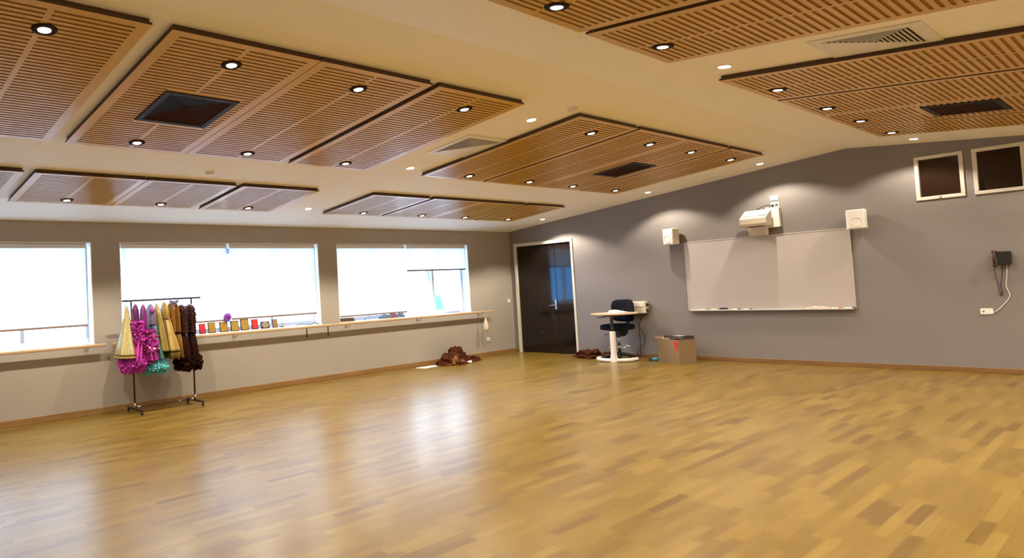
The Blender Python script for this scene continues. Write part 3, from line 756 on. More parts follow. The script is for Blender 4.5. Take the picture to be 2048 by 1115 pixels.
for v in bm.verts:
    x, y, z = v.co; y2 = y; x2 = x*(1+.12*(y < 0)*0) * (1-.10*(y/.21)**2*(1 if y > 0 else .6))
    v.co = Vector((x2, -z + .07*(x/.25)**2*-1, y2))
o = obj('backrest', bm, M_['chairfab'], t, smooth=True, loc=(-.035, .27, .90))
bm = NB(); tube(bm, spline([(-.03, .10, .52), (-.03, .27, .55), (-.035, .33, .68), (-.035, .31, .86)], 6), .028, 10); obj('back_stem', bm, M_['black'], t, smooth=True)
bm = NB(); prism(bm, [(-.12, .55), (.12, .55), (.09, .47), (.03, .42), (-.03, .42), (-.09, .47)], 'y', -.12, .14); tube(bm, [(-.1, -.05, .48), (-.26, -.08, .46)], .008, 8); tube(bm, [(.1, -.02, .49), (.24, -.05, .50)], .008, 8)
obj('tilt_mechanism', bm, M_['black'], t, bevel=.008)
obj('gas_post', tube(NB(), [(0, 0, .07), (0, 0, .30)], .026, 16), M_['black'], t, smooth=True)
o = obj('piston', tube(NB(), [(0, 0, .30), (0, 0, .43)], .016, 16), M_['chrome'], t, smooth=True)
bm = NB(); tube(bm, arc(0, 0, .235, .22, 0, 360, 40)[:-1], .011, 8, closed=True)
for k in range(3):
    a = 2*PI*k/3+.5; tube(bm, [(.026*math.cos(a), .026*math.sin(a), .235), (.22*math.cos(a), .22*math.sin(a), .235)], .009, 8)
tube(bm, [(0, 0, .215), (0, 0, .26)], .036, 16); obj('foot_ring', bm, M_['chrome'], t, smooth=True)
bm = NB()
for k in range(5):
    a = 2*PI*k/5+.3; tube(bm, [(0, 0, .10), (.15*math.cos(a), .15*math.sin(a), .09), (.29*math.cos(a), .29*math.sin(a), .065)], [.03, .025, .017], 10)
obj('star_base', bm, M_['black'], t, smooth=True)
for k in range(5):
    a = 2*PI*k/5+.3; x, y = .285*math.cos(a), .285*math.sin(a); s, c = math.sin(a+1), math.cos(a+1)
    bm = NB(); tube(bm, [(x-.02*s, y+.02*c, .027), (x-.006*s, y+.006*c, .027)], .027, 16); tube(bm, [(x+.006*s, y-.006*c, .027), (x+.02*s, y-.02*c, .027)], .027, 16); tube(bm, [(x, y, .03), (x, y, .075)], .008, 8)
    obj('caster', bm, M_['black'], t)

# white wall box behind the chair with cords
t = thing('wall_terminal', 'white box fixed to the wall right of the chair back', 'wall box', (2.97, 0, .835))
bm = NB(); prism(bm, rrect(.30, .225, .015, 3, 0, .1125), 'y', -.11, 0); obj('terminal_case', bm, M_['offwhite'], t, bevel=.01, seg=3)
bm = NB(); prism(bm, rrect(.26, .08, .01, 3, -.01, .165), 'y', -.118, -.110); obj('front_cover', bm, M_['plastic'], t, bevel=.003)
obj('side_socket', bx(.15, .162, -.08, -.03, .13, .19), M_['blackmetal'], t); obj('side_socket', bx(.15, .162, -.08, -.03, .03, .08), M_['blackmetal'], t)
bm = NB(); tube(bm, spline([(3.14, -.05, 1.0), (3.20, -.05, .97), (3.17, -.04, .90), (3.12, -.04, .84), (2.98, -.03, .75), (2.93, -.02, .55), (2.93, -.02, .3), (2.92, -.03, .02)], 8), .006, 6)
tag(obj('black_cord', bm, M_['black'], smooth=True), 'dark cord dropping straight from the white wall box to the floor', 'cable')
bm = NB(); tube(bm, spline([(2.86, -.02, .835), (2.88, -.02, .70), (2.93, -.02, .58), (3.02, -.02, .42), (3.0, -.02, .26), (2.88, -.02, .15), (2.84, -.03, .02)], 8), .005, 6)
tag(obj('looped_cord', bm, M_['blackmetal'], smooth=True), 'thin dark cord looping out from the wall below the white wall box', 'cable')

# ------------------------------------------------------------------ cardboard box
ang = math.radians(-26)
t = thing('cardboard_box', 'brown cardboard box standing against the wall under the whiteboard', 'box', (3.815, -.455, 0), ang)
w2, d2, hb = .275, .165, .41
bm = NB(); th = .006
box(bm, -w2, w2, -d2, -d2+th, 0, hb); box(bm, -w2, w2, d2-th, d2, 0, hb); box(bm, -w2, -w2+th, -d2+th, d2-th, 0, hb); box(bm, w2-th, w2, -d2+th, d2-th, 0, hb); box(bm, -w2+th, w2-th, -d2+th, d2-th, 0, th)
obj('box_body', bm, M_['card'], t)
bm = NB(); box(bm, -w2+th, w2-th, -d2+th, d2-th, hb-.03, hb-.02); obj('inner_flap', bm, M_['card'], t)
bm = NB(); A = Matrix.Translation((-w2, 0, hb)) @ Matrix.Rotation(math.radians(12), 4, 'Y'); box(bm, -.10, 0, -d2, d2, 0, .005, T=A)
obj('side_flap', bm, M_['card'], t)
bm = NB(); prism(bm, [(x_+.15, z_) for x_, z_ in [(.02, hb-.02), (.09, hb-.02), (.115, hb-.14), (.085, hb-.16), (.085, hb-.195), (.055, hb-.20), (.05, hb-.15), (.025, hb-.13)]], 'y', -d2-.003, -d2-.0005)
f = obj('red_tape', bm, M_['red'], t); f['label'] = 'torn red tape'
t = thing('ring_binder', 'black binder lying on top of the cardboard box', 'binder', (3.87, -.44, .4105), ang+.15)
bm = NB(); box(bm, -.20, .22, -.13, .13, .0, .006); box(bm, -.20, .22, -.13, .13, .045, .051); box(bm, -.20, -.194, -.13, .13, .006, .045); obj('binder_cover', bm, M_['black'], t, bevel=.003)
obj('binder_pages', bx(-.185, .20, -.12, .12, .007, .044), mat('page_block', (.12, .07, .07), .7), t)
obj('binder_label', bx(-.06, .08, -.08, .06, .051, .0525), mat('label_card', (.55, .66, .72), .5), t)
bm = NB(); T = Matrix.Translation((3.64, -.44, .4105)) @ Matrix.Rotation(ang, 4, 'Z'); box(bm, -.055, .12, -.06, .06, 0, .004, T=T)
tag(obj('folded_sheet', bm, M_['paper']), 'white folded sheet on the left edge of the cardboard box', 'paper')
# teal thing on the floor
t = thing('teal_bottle', 'small teal bottle lying on the floor left of the cardboard box', 'bottle', (3.42, -.44, .033), .6)
obj('bottle_body', tube(NB(), [(-.045, 0, 0), (-.04, 0, 0), (.05, 0, 0), (.068, 0, 0)], [.024, .032, .032, .015], 18), M_['teal'], t, smooth=True)
obj('bottle_cap', tube(NB(), [(.068, 0, 0), (.092, 0, 0)], .014, 14), M_['plaquewood'], t, smooth=True)
t = thing('dark_shoe', 'small dark shoe lying left of the teal bottle on the floor', 'shoe', (3.335, -.40, 0), .5)
bm = NB(); prism(bm, [(-.06, -.022), (.0, -.026), (.05, -.03), (.075, 0), (.05, .03), (0, .026), (-.06, .022)], 'z', 0, .012); obj('sole', bm, M_['black'], t, bevel=.003)
bm = NB(); bmesh.ops.create_icosphere(bm, subdivisions=3, radius=1)
for v in bm.verts: v.co = Vector((v.co.x*.062, v.co.y*.026, .012+max(0, v.co.z)*(.03+.012*(v.co.x < 0))))
obj('shoe_upper', bm, M_['plaquewood'], t, smooth=True)

# ------------------------------------------------------------------ crumpled garments
def heap(name, label, loc, sx_, sy_, h, m, seed, rz=0, rough=.38, freq=2.4):
    bm = NB(); bmesh.ops.create_icosphere(bm, subdivisions=5, radius=1)
    off = Vector((seed*3.1, seed*1.7, seed*.9))
    for v in bm.verts:
        c = v.co.copy()
        rd = 1 + rough*noise.noise(c*freq+off) + .22*rough*(1-abs(noise.noise(c*freq*2.6+off))*2) + .12*noise.noise(c*9+off)
        z = c.z*rd
        fl = 1.0 + (.22*(1-abs(c.z)) if c.z < .3 else 0)
        v.co = Vector((c.x*rd*sx_*fl, c.y*rd*sy_*fl, max(0.0, z)*h + (.004 if c.z > -.2 else 0)))
    bmesh.ops.remove_doubles(bm, verts=bm.verts, dist=.0004)
    o = obj(name, bm, m, smooth=True); o.location = loc; o.rotation_euler.z = rz
    return tag(o, label, 'clothing', 'costumes dropped on the floor')
heap('crumpled_costume', 'largest dark brown costume heap on the floor below the hanging bag', (.36, -2.46, 0), .20, .26, .20, M_['brownf'], 2.2)
heap('crumpled_costume', 'amber brown costume crumpled at the front of the floor heap', (.47, -2.47, 0), .11, .17, .14, M_['amberf'], 5.3)
heap('crumpled_costume', 'brown costume peaked at the back of the floor heap', (.21, -2.18, 0), .15, .21, .29, M_['brownf'], 8.1)
heap('crumpled_costume', 'flat brown costume trailing right from the floor heap', (.25, -1.86, 0), .15, .25, .10, M_['brownf'], 3.7)
heap('crumpled_costume', 'low reddish brown costume pile left of the round table by the door', (2.06, -.36, 0), .27, .17, .12, M_['brownf'], 6.6, -.2, .6, 3.2)
heap('crumpled_costume', 'dark brown costume scrap beside the round table foot', (2.42, -.22, 0), .14, .12, .085, M_['brownf'], 9.4, 0, .6, 3.2)
def sheet(name, label, pts, z, m, cat='paper'):
    bm = NB(); prism(bm, pts, 'z', z, z+.003); return tag(obj(name, bm, m), label, cat)
sheet('paper_sheet', 'white paper sheet lying on the floor left of the costume heap', [(.17, -3.28), (.40, -3.24), (.36, -2.99), (.15, -3.03)], .0, M_['paper'])
sheet('paper_sheet', 'second white sheet overlapping the first near the costume heap', [(.20, -3.06), (.40, -3.02), (.36, -2.80), (.17, -2.84)], .0035, M_['paper'])
t = thing('paper_cup', 'small white cup lying on the floor in front of the costume heap', 'cup', (.60, -2.22, .03), .9)
bm = NB(); tube(bm, [(-.045, 0, 0), (.04, 0, 0)], [.021, .03], 18); obj('cup_wall', bm, M_['paper'], t, smooth=True)
bm = NB(); tube(bm, [(.036, 0, 0), (.042, 0, 0)], .0305, 18); obj('cup_rim', bm, M_['white'], t)

# ------------------------------------------------------------------ things on the window sill
def plaque(y0, y1, h, label, face, arch=False, oval=False, lean=9):
    w = y1-y0
    t = thing('award_plaque', label, 'plaque', (-.022, (y0+y1)/2, ZS+.001), PI/2, 'plaques on the window sill')
    # local x along the sill, -y toward the room
    R_ = Matrix.Rotation(math.radians(-lean), 4, 'X')
    bm = NB(); box(bm, -w/2, w/2, -.009, .009, 0, h, T=R_); obj('plaque_board', bm, M_['plaquewood'], t, bevel=.004)
    bm = NB(); m = .011
    if oval:
        poly = [(w*.43*math.cos(2*PI*k/28), h*.5+h*.40*math.sin(2*PI*k/28)) for k in range(28)]
    elif arch:
        poly = [(w/2-m, m), (w/2-m, h*.84)] + [((w/2-m)*math.cos(a), h*.84+h*.115*math.sin(a)) for a in [PI*k/10 for k in range(1, 10)]] + [(-w/2+m, h*.84), (-w/2+m, m)]
    else: poly = [(w/2-m, m), (w/2-m, h-m), (-w/2+m, h-m), (-w/2+m, m)]
    prism(bm, poly, 'y', -.0125, -.0088); bm.transform(R_) if hasattr(bm, 'transform') else None
    obj('plaque_plate', bm, face, t, bevel=.001)
    bm = NB(); box(bm, -.012, .012, .008, .045, 0, .004); tube(bm, [(0, .045, .003), (0, .012, h*.55)], .004, 6); obj('easel_strut', bm, M_['blackmetal'], t)
R0, G0 = M_['plaquered'], M_['goldplate']
plaque(-7.80, -7.685, .085, 'small brown plaque half hidden by the rightmost dark costume', mat('tan_plate', (.34, .22, .12), .45))
plaque(-7.625, -7.515, .155, 'red plaque at the left of the sill row, beside the small brown one', R0)
plaque(-7.475, -7.345, .165, 'square cornered gold plaque right of the left red one', G0)
plaque(-7.275, -7.130, .160, 'arched gold plaque just left of the purple flower', G0, True)
plaque(-7.080, -6.935, .165, 'arched gold plaque just right of the purple flower', G0, True)
plaque(-6.900, -6.750, .180, 'tallest arched gold plaque, left of the right red one', G0, True)
plaque(-6.695, -6.575, .165, 'red plaque at the right of the sill row', R0)
plaque(-6.525, -6.360, .115, 'landscape dark plaque with pewter oval face on the sill', M_['ovalplate'], oval=True)
plaque(-6.300, -6.205, .140, 'small narrow bronze plaque at the right end of the sill row', mat('bronze_plate', (.36, .20, .085), .4, metal=.2))
# clear stands between plaques
for y, lab in ((-7.32, 'pale lilac card between the first two gold plaques'), (-7.105, 'pale lilac card behind the flower stem'), (-6.92, 'pale lilac card between two arched gold plaques'), (-6.725, 'pale lilac card left of the right red plaque')):
    bm = NB(); A = Matrix.Translation((-.07, y, ZS+.001)) @ Matrix.Rotation(math.radians(-12), 4, 'Y'); box(bm, -.001, .001, -.03, .03, 0, .055, T=A); box(bm, -.03, .0, -.03, .03, 0, .002, T=A)
    tag(obj('folded_card', bm, M_['stand']), lab, 'card', 'folded cards on the sill')
# purple flower
t = thing('paper_flower', 'purple pompom flower standing among the gold plaques', 'flower', (-.03, -7.108, ZS+.001))
bm = NB()
for k in range(240):
    d_ = Vector((random.gauss(0, 1), random.gauss(0, 1), random.gauss(0, 1))).normalized(); s_ = d_.cross(Vector((random.random(), random.random(), 1))).normalized()
    c_ = Vector((0, -.02, .225)); L_ = random.uniform(.055, .085); wd = .019
    e_ = d_.cross(s_)*.004
    v = [bm.verts.new(c_+d_*.008), bm.verts.new(c_+d_*L_*.6+s_*wd+e_), bm.verts.new(c_+d_*L_), bm.verts.new(c_+d_*L_*.6-s_*wd+e_)]; bm.faces.new(v)
p = obj('flower_petals', bm, mat('purple_petal', (.56, .16, .68), .6, var=.2), t); p.modifiers.new('s', 'SOLIDIFY').thickness = .0015
obj('flower_stem', tube(NB(), [(0, 0, .0), (.0, -.005, .12), (0, -.02, .215)], .004, 8), M_['lav'], t)
bm = NB(); lathe(bm, [(.022, 0), (.024, .03), (.014, .06), (.018, .075)], n=18); obj('flower_vase', bm, M_['lav'], t, smooth=True)
# little figurine with branch
t = thing('figurine', 'small dancing figurine with raised arms on a dark base, right end of the sill row', 'figurine', (-.03, -6.12, ZS+.001))
obj('figurine_base', bx(-.025, .025, -.035, .035, 0, .012), M_['black'], t, bevel=.003)
bm = NB(); tube(bm, spline([(0, 0, .012), (0, .008, .04), (0, .002, .07), (0, .012, .10)], 5), [.005]*16, 8)
tube(bm, spline([(0, .01, .09), (0, .035, .10), (0, .04, .135)], 4), .003, 6); tube(bm, spline([(0, .01, .09), (0, -.02, .105), (0, -.03, .14), (0, -.005, .15)], 4), .003, 6); tube(bm, spline([(0, .004, .05), (0, .04, .05), (0, .05, .08)], 4), .0035, 6)
bmesh.ops.create_icosphere(bm, subdivisions=2, radius=.010, matrix=Matrix.Translation((0, .013, .118)))
obj('figurine_body', bm, mat('pewter_figure', (.25, .24, .22), .3, metal=.6), t, smooth=True)
# flat things at the right of that sill
bm = NB(); box(bm, -.11, -.02, -5.99, -5.62, ZS+.001, ZS+.010); tag(obj('flat_folder', bm, M_['paper'], bevel=.002), 'flat white folder on the sill right of the figurine', 'folder')
bm = NB(); tube(bm, spline([(-.03, -5.85, ZS+.007), (-.05, -5.72, ZS+.018), (-.02, -5.62, ZS+.008), (-.04, -5.5, ZS+.007), (-.07, -5.42, ZS+.03), (-.03, -5.38, ZS+.007), (-.03, -5.34, ZS+.007)], 8), .006, 8)
tag(obj('loose_cable', bm, M_['black'], smooth=True), 'dark cable lying on the sill at the right end of the middle window', 'cable')
# third window sill
t = thing('folded_cloth', 'brown folded cloth at the left end of the sill nearest the door', 'cloth', (-.04, -4.72, ZS+.001))
for k in range(3):
    bm = NB(); box(bm, -.07, .06, -.17+.012*k, .15-.01*k, .022*k, .022*k+.02)
    obj('cloth_fold', bm, mat('brown_cloth', (.12, .07, .04), .8, var=.2), t, bevel=.008)
def sill_lump(y, w, h, m, label, seed):
    o = heap('cloth_bundle', label, (-.04, y, ZS+.001), .045, w, h, m, seed, 0, .5, 2.6); o['category'] = 'bundle'; o['group'] = 'small bundles on the window sill'; return o
bl = mat('slate_blue_cloth', (.10, .17, .28), .8, var=.3, scale=30)
sill_lump(-3.80, .11, .06, bl, 'largest slate blue bundle on the sill below the lowered blind', 1.3)
sill_lump(-3.58, .07, .085, mat('mauve_cloth', (.20, .10, .14), .8, var=.3, scale=30), 'mauve bundle between two blue ones on the sill', 4.2)
sill_lump(-3.40, .08, .07, bl, 'right hand slate blue bundle on the sill below the lowered blind', 7.7)
sill_lump(-1.92, .14, .035, mat('blue_white_cloth', (.35, .45, .65), .7, var=.5, scale=40), 'flat blue and white bundle on the sill under the raised blind', 2.9)
for y, lab in ((-4.32, 'tiny blue clip on the sill right of the folded brown cloth'),):
    bm = NB(); box(bm, -.03, .0, y-.015, y+.015, ZS+.001, ZS+.018); tag(obj('peg_clip', bm, bl, bevel=.003), lab, 'clip')
bm = NB(); box(bm, -.075, -.045, -1.421, -1.4172, 1.28, 1.35); tag(obj('yellow_sticker', bm, mat('yellow_sticker_film', (.75, .55, .05), .5)), 'small yellow sticker on the white window jamb nearest the door', 'sticker')

# ------------------------------------------------------------------ costume rack
RX, RYL, RYR, RZ_ = .40, -8.835, -7.94, 1.545
t = thing('garment_rack', 'dark metal garment rack on castors in front of the windows', 'garment rack', (RX, (RYL+RYR)/2, 0))
hl = (RYR-RYL)/2
obj('top_rail', tube(NB(), [(0, -8.965+8.3875, RZ_), (0, -7.795+8.3875, RZ_)], .012, 12), M_['rackblk'], t, smooth=True)
for s in (-1, 1):
    obj('upright', tube(NB(), [(0, s*hl, .13), (0, s*hl, RZ_)], .0125, 12), M_['rackblk'], t, smooth=True)
    o = obj('joint_sleeve', tube(NB(), [(0, s*hl, .07), (0, s*hl, .14)], .016, 12), M_['chrome'], t, smooth=True); 
    ft = obj('rack_foot', bx(-.27, .27, s*hl-.014, s*hl+.014, .045, .072), M_['rackblk'], t, bevel=.004)
    for x in (-.25, .25):
        bm = NB(); tube(bm, [(x, s*hl-.012, .02), (x, s*hl+.012, .02)], .02, 14); tube(bm, [(x, s*hl, .022), (x, s*hl, .048)], .007, 8); obj('castor', bm, M_['black'], ft)
obj('lower_rail', tube(NB(), [(0.02, -hl, .085), (0.02, hl, .085)], .010, 12), M_['rackblk'], t, smooth=True)
for s, y in ((1, -hl+.05), (1, hl-.05), (1, hl*.45)):
    obj('rail_collar', tube(NB(), [(.02, y-.025, .085), (.02, y+.025, .085)], .013, 12), M_['chrome'], t, smooth=True)

def hanger(y, label, m=None, w=.19, z=RZ_):
    bm = NB(); zz = z-.012
    hook = [(.0, y, zz-.055), (.0, y, zz-.02)] + [(.012-.018*math.cos(a)*1.0 , y, zz+.006+.020*math.sin(a)) for a in [PI*k/8 for k in range(9)]]
    hook = [(0, y, z-.075), (0, y, z-.035), (-.014, y, z-.012), (-.017, y, z+.002), (-.010, y, z+.0155), (.002, y, z+.0185), (.013, y, z+.0135), (.0175, y, z+.002)]
    tube(bm, hook, .0025, 6)
    tube(bm, [(0, y, z-.075), (-w, y, z-.135), (-w-.01, y, z-.145), (-w, y, z-.15), (w, y, z-.15), (w+.01, y, z-.145), (w, y, z-.135), (0, y, z-.075)], .0028, 6)
    o = obj('clothes_hanger', bm, m or M_['wire'], smooth=True); o.location.x = RX
    return tag(o, label, 'hanger', 'hangers on the garment rack')
def cloth_rings(rings, seg=64, seed=0, jag=0.0):
    """rings: (z, rx, ry, fold amplitude, folds, yshift)"""
    bm = NB(); prev = None; rnd = random.Random(seed); ph = rnd.random()*6
    for q, (z, rx, ry, am, nf, ys) in enumerate(rings):
        R_ = []
        for k in range(seg):
            a = 2*PI*k/seg
            f = 1 + am*math.sin(nf*a+ph) + am*.5*math.sin((nf*2+1)*a+ph*2) + am*.5*noise.noise(Vector((math.cos(a)*2, math.sin(a)*2, z*4+seed)))
            dz = 0
            if jag and q == len(rings)-1: dz = -jag*(.5+.5*math.sin(9*a+ph))*(.4+.6*rnd.random())
            R_.append(bm.verts.new((rx*f*math.cos(a), ys + ry*f*math.sin(a), z+dz + (am*.02*math.sin(nf*a+ph)))))
        if prev:
            for k in range(seg): bm.faces.new([prev[k], prev[(k+1) % seg], R_[(k+1) % seg], R_[k]])
        else: bm.faces.new(R_)
        prev = R_
    return bm
def part(nm, bm, m, t, sol=.003):
    o = obj(nm, bm, m, t, smooth=True)
    s = o.modifiers.new('thick', 'SOLIDIFY'); s.thickness = sol
    sb = o.modifiers.new('sub', 'SUBSURF'); sb.levels = 1; sb.render_levels = 1
    return o
def fluff(rx, ry, z0, z1, ys, n, size, seed):
    """layers of gathered tulle: many small curled petals on a flared band"""
    bm = NB(); rnd = random.Random(seed)
    for k in range(n):
        a = rnd.random()*2*PI; z = rnd.uniform(z0, z1); q = rnd.uniform(.86, 1.06) * (1.0 - .25*abs((z-(z0+z1)/2)/(z1-z0+1e-6))*2)
        c = Vector((rx*q*math.cos(a), ys+ry*q*math.sin(a), z)); out = Vector((math.cos(a)*ry, math.sin(a)*rx, 0)).normalized()
        d = (out*rnd.uniform(.5, 1) + Vector((0, 0, rnd.uniform(-.9, .5))) + Vector((rnd.gauss(0, .4), rnd.gauss(0, .4), 0))).normalized()
        s = d.cross(Vector((rnd.gauss(0, 1), rnd.gauss(0, 1), rnd.gauss(0, 1)))).normalized(); L = size*rnd.uniform(.6, 1.3); w = L*.55; u = d.cross(s)*L*.25
        v = [bm.verts.new(c-s*w*.5), bm.verts.new(c+d*L*.6-s*w+u), bm.verts.new(c+d*L), bm.verts.new(c+d*L*.6+s*w+u), bm.verts.new(c+s*w*.5)]; bm.faces.new(v)
    return bm
def discs(n, fx, m, nm, t, r0, r1, seed):
    bm = NB(); rnd = random.Random(seed)
    for k in range(n):
        p, nrm = fx(rnd); r = rnd.uniform(r0, r1); nrm = (nrm + Vector((rnd.gauss(0, .3), rnd.gauss(0, .3), rnd.gauss(0, .3)))).normalized()
        s = nrm.cross(Vector((0, 0, 1))).normalized(); u = s.cross(nrm)
        vs = [bm.verts.new(p+(s*math.cos(2*PI*j/8)+u*math.sin(2*PI*j/8))*r) for j in range(8)]; bm.faces.new(vs)
        vs2 = [bm.verts.new(p-nrm*.001+(s*math.cos(2*PI*j/8)+u*math.sin(2*PI*j/8))*r) for j in range(8)]; bm.faces.new(vs2)
    return obj(nm, bm, m, t)
ZH = 1.40   # hanger shoulder height
def costume(y, label, nm='costume_dress'):
    return thing(nm, label, 'costume', (RX, y, 0), 0, 'dance costumes on the garment rack')
# 1 gold skirt, leftmost
hanger(-8.90, 'wire hanger of the leftmost gold costume', w=.06)
t = costume(-8.90, 'leftmost gold sequin costume flaring into a wide cone')
part('gold_skirt', cloth_rings([(1.475, .018, .012, .05, 5, 0), (1.42, .03, .02, .06, 5, .0), (1.30, .07, .038, .08, 6, -.004), (1.12, .13, .066, .09, 6, -.012), (.95, .19, .092, .10, 6, -.022), (.80, .245, .118, .11, 6, -.03)], seed=3), M_['gold'], t)
part('hem_band', cloth_rings([(.805, .248, .120, .11, 6, -.03), (.785, .254, .123, .11, 6, -.032), (.768, .250, .121, .11, 6, -.032)], seed=3), M_['oliveg'], t)
bm = NB(); tube(bm, spline([(.0, -.0, 1.46), (.06, -.05, 1.49), (.10, -.07, 1.44), (.08, -.05, 1.40)], 6), .003, 6); tube(bm, spline([(0, .0, 1.45), (.08, .03, 1.44), (.06, .05, 1.38), (.04, .06, 1.30)], 6), .003, 6)
obj('ribbon_ties', bm, M_['oliveg'], t, smooth=True)
# 2 magenta ruffled
hanger(-8.775, 'wire hanger of the left magenta costume', w=.12)
t = costume(-8.775, 'left magenta costume with dark straps and layered tulle ruffles')
part('strap_bodice', cloth_rings([(1.50, .02, .014, .1, 3, 0), (1.42, .08, .026, .22, 5, 0), (1.33, .10, .030, .2, 5, 0), (1.22, .11, .03, .1, 4, 0)], seed=8), M_['purple'], t)
part('magenta_skirt', cloth_rings([(1.24, .12, .035, .1, 6, 0), (1.10, .16, .06, .15, 9, -.01), (.90, .20, .085, .18, 11, -.04), (.70, .24, .125, .18, 13, -.085)], seed=5), M_['magenta'], t)
obj('tulle_ruffle', fluff(.235, .15, .58, .80, -.075, 2400, .036, 1), M_['magenta'], t); obj('tulle_ruffle', fluff(.19, .095, .78, 1.26, -.02, 2200, .034, 2), M_['magenta'], t)
# 3 second magenta
hanger(-8.665, 'wire hanger of the right magenta costume', w=.13)
t = costume(-8.665, 'right magenta costume with copper sequins down its side')
part('strap_bodice', cloth_rings([(1.49, .02, .012, .1, 3, 0), (1.42, .07, .022, .24, 5, 0), (1.28, .10, .030, .2, 5, 0), (1.12, .12, .04, .08, 5, 0)], seed=18), mat('plum_satin', (.26, .03, .20), .45, var=.3, scale=20), t)
part('magenta_skirt', cloth_rings([(1.16, .125, .04, .1, 6, 0), (1.0, .17, .06, .16, 9, .01), (.84, .21, .085, .18, 11, .03), (.70, .23, .105, .18, 12, .045)], seed=6), M_['magenta'], t)
obj('tulle_ruffle', fluff(.225, .125, .68, 1.14, .025, 3200, .034, 3), M_['magenta'], t)
def ell(rx, ry, z0, z1, a0, a1, k0=1.0, ys=0):
    def fx(r):
        a = math.radians(r.uniform(a0, a1)); z = r.uniform(z0, z1); g = k0*(1.35-.5*(z-z0)/(z1-z0))
        return Vector((rx*g*math.cos(a), ys+ry*g*math.sin(a), z)), Vector((math.cos(a)*ry, math.sin(a)*rx, .15)).normalized()
    return fx
discs(34, ell(.215, .115, .84, 1.12, -75, 50, 1.02, .025), M_['pinkseq'], 'copper_sequins', t, .008, .017, 4)
# 4 teal
hanger(-8.56, 'wire hanger of the teal costume', w=.15)
t = costume(-8.56, 'teal sequin costume with navy side and aqua tulle hem')
part('lavender_bodice', cloth_rings([(1.49, .02, .014, .1, 3, 0), (1.42, .13, .035, .1, 5, 0), (1.34, .15, .045, .1, 5, 0), (1.18, .14, .04, .06, 5, 0)], seed=28), mat('grey_lavender_satin', (.20, .17, .26), .4, var=.3, scale=18), t)
part('teal_dress', cloth_rings([(1.22, .145, .04, .05, 5, 0), (1.08, .15, .05, .06, 6, .01), (.90, .17, .06, .08, 7, .03), (.70, .21, .085, .1, 8, .06)], seed=7), M_['tealf'], t)
obj('tulle_hem', fluff(.23, .165, .53, .69, .02, 2600, .036, 5), M_['tulle'], t)
discs(90, ell(.152, .056, .72, 1.15, -80, 70, 1.06, .025), M_['silverseq'], 'silver_sequins', t, .004, .010, 9)
bm = NB(); bmesh.ops.create_icosphere(bm, subdivisions=3, radius=1)
for v in bm.verts: v.co = Vector((.10+v.co.x*.05, -.02+v.co.y*.035, 1.40+v.co.z*.05))*1.0
for v in bm.verts: v.co += Vector((v.co.x*0, 0, .01*noise.noise(v.co*60)))
obj('satin_rosette', bm, mat('violet_satin', (.32, .06, .36), .5, var=.3, scale=40), t, smooth=True)
part('navy_side', cloth_rings([(1.18, .05, .02, .05, 5, -.035), (1.0, .06, .025, .05, 5, -.03), (.80, .07, .03, .08, 5, -.015)], seed=9), M_['navy'], t).location.x = .12
# 5 narrow gold
hanger(-8.47, 'wire hanger of the narrow gold costume', w=.12)
t = costume(-8.47, 'narrow gold costume right of the teal one')
part('gold_skirt', cloth_rings([(1.495, .02, .014, .05, 5, 0), (1.42, .07, .026, .06, 5, .0), (1.30, .13, .036, .08, 6, .004), (1.12, .16, .044, .09, 7, .02), (.95, .19, .056, .1, 7, .04), (.81, .21, .065, .1, 7, .055)], seed=13), mat('olive_gold_satin', (.46, .34, .11), .38, metal=.2, var=.2, scale=14), t)
# 6 wide gold
hanger(-8.355, 'wire hanger of the wide gold costume', w=.13)
t = costume(-8.355, 'wide gold glitter costume in the middle of the rack with olive hem')
part('gold_bodice', cloth_rings([(1.51, .02, .014, .05, 5, 0), (1.44, .10, .034, .08, 5, .0), (1.34, .13, .045, .08, 5, 0), (1.26, .11, .042, .06, 5, 0)], seed=33), M_['oliveg'], t)
part('gold_skirt', cloth_rings([(1.36, .06, .030, .06, 5, .0), (1.20, .13, .055, .08, 6, .02), (1.0, .19, .078, .09, 6, .04), (.80, .25, .108, .1, 6, .065)], seed=23), M_['gold'], t)
part('hem_band', cloth_rings([(.82, .235, .102, .1, 6, .065), (.77, .245, .108, .1, 6, .068), (.715, .225, .10, .1, 6, .068)], seed=23), mat('dark_olive_hem', (.16, .10, .015), .5, var=.3, scale=20), t)
discs(5, ell(.12, .045, 1.24, 1.30, 0, 60), M_['pinkseq'], 'copper_sequins', t, .008, .014, 14)
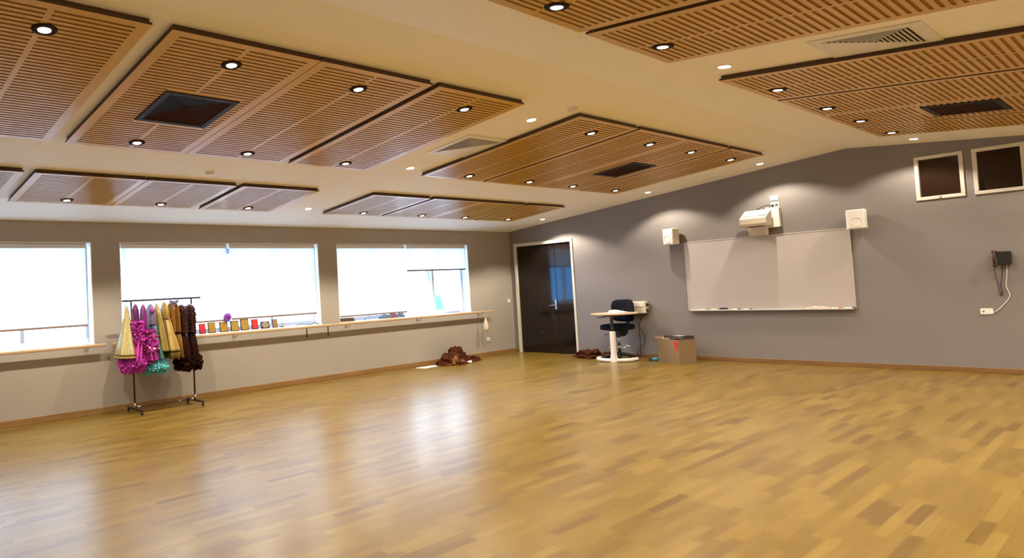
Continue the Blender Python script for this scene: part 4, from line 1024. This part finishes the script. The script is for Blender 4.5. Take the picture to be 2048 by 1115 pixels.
# 7, 8 amber
for y, s, lab in ((-8.265, 41, 'left amber costume behind the wide gold one'), (-8.19, 47, 'right amber costume beside the dark brown one')):
    hanger(y, 'wire hanger of the ' + lab, M_['lav'] if s == 41 else None, w=.15)
    t = costume(y, lab)
    part('amber_bodice', cloth_rings([(1.49, .03, .014, .05, 4, 0), (1.42, .13, .030, .1, 5, 0), (1.25, .14, .032, .1, 6, 0), (1.05, .15, .036, .1, 6, 0)], seed=s), mat('amber_satin', (.24, .105, .012), .6, var=.25, scale=14, bump=.4), t)
    part('amber_skirt', cloth_rings([(1.07, .152, .037, .1, 6, 0), (.90, .17, .040, .12, 7, 0), (.72, .19, .046, .14, 7, .0)], seed=s, jag=.08), mat('ochre_cloth', (.33, .155, .025), .55, var=.25, scale=16), t)
bm = fluff(.05, .05, -.015, .02, 0, 60, .03, 77); t = costume(-8.235, 'small lavender tulle hairpiece draped over the rail', 'hairpiece'); o = obj('tulle_puff', bm, M_['lav'], t); o.location.z = 1.50
t['category'] = 'hairpiece'; t.location.x = RX + .06
# 9, 10 dark brown
for y, s, lab, hm in ((-8.10, 51, 'dark brown costume with tattered hem left of the right rack post', None), (-7.965, 57, 'rightmost dark brown costume with tattered hem on a white hanger', M_['white'])):
    hanger(y, 'pale hanger of the ' + ('left' if s == 51 else 'rightmost') + ' dark brown costume', M_['lav'] if s == 51 else M_['white'], w=.14)
    t = costume(y, lab)
    part('brown_bodice', cloth_rings([(1.455, .05, .016, .05, 4, 0), (1.40, .14, .036, .16, 7, 0), (1.22, .15, .040, .16, 8, 0), (1.02, .15, .042, .14, 8, 0)], seed=s), mat('maroon_cloth', (.055, .011, .006), .7, var=.4, scale=20, bump=.6), t)
    part('tattered_skirt', cloth_rings([(1.05, .152, .043, .14, 7, 0), (.85, .17, .050, .16, 8, .0), (.70, .20, .064, .18, 9, .0), (.60, .21, .072, .2, 9, .0)], seed=s, jag=.13), mat('dark_brown_chiffon', (.034, .0075, .004), .8, var=.4, scale=16, bump=.6, spec=.2), t)
    obj('torn_hem', fluff(.22, .075, .52, .72, .0, 700, .045, s+3), mat('dark_brown_tatter', (.030, .006, .003), .8, spec=.2), t)
    obj('ruffle_trim', fluff(.155, .042, 1.10, 1.43, 0, 420, .02, s), mat('dark_ruffle', (.05, .012, .010), .7), t)
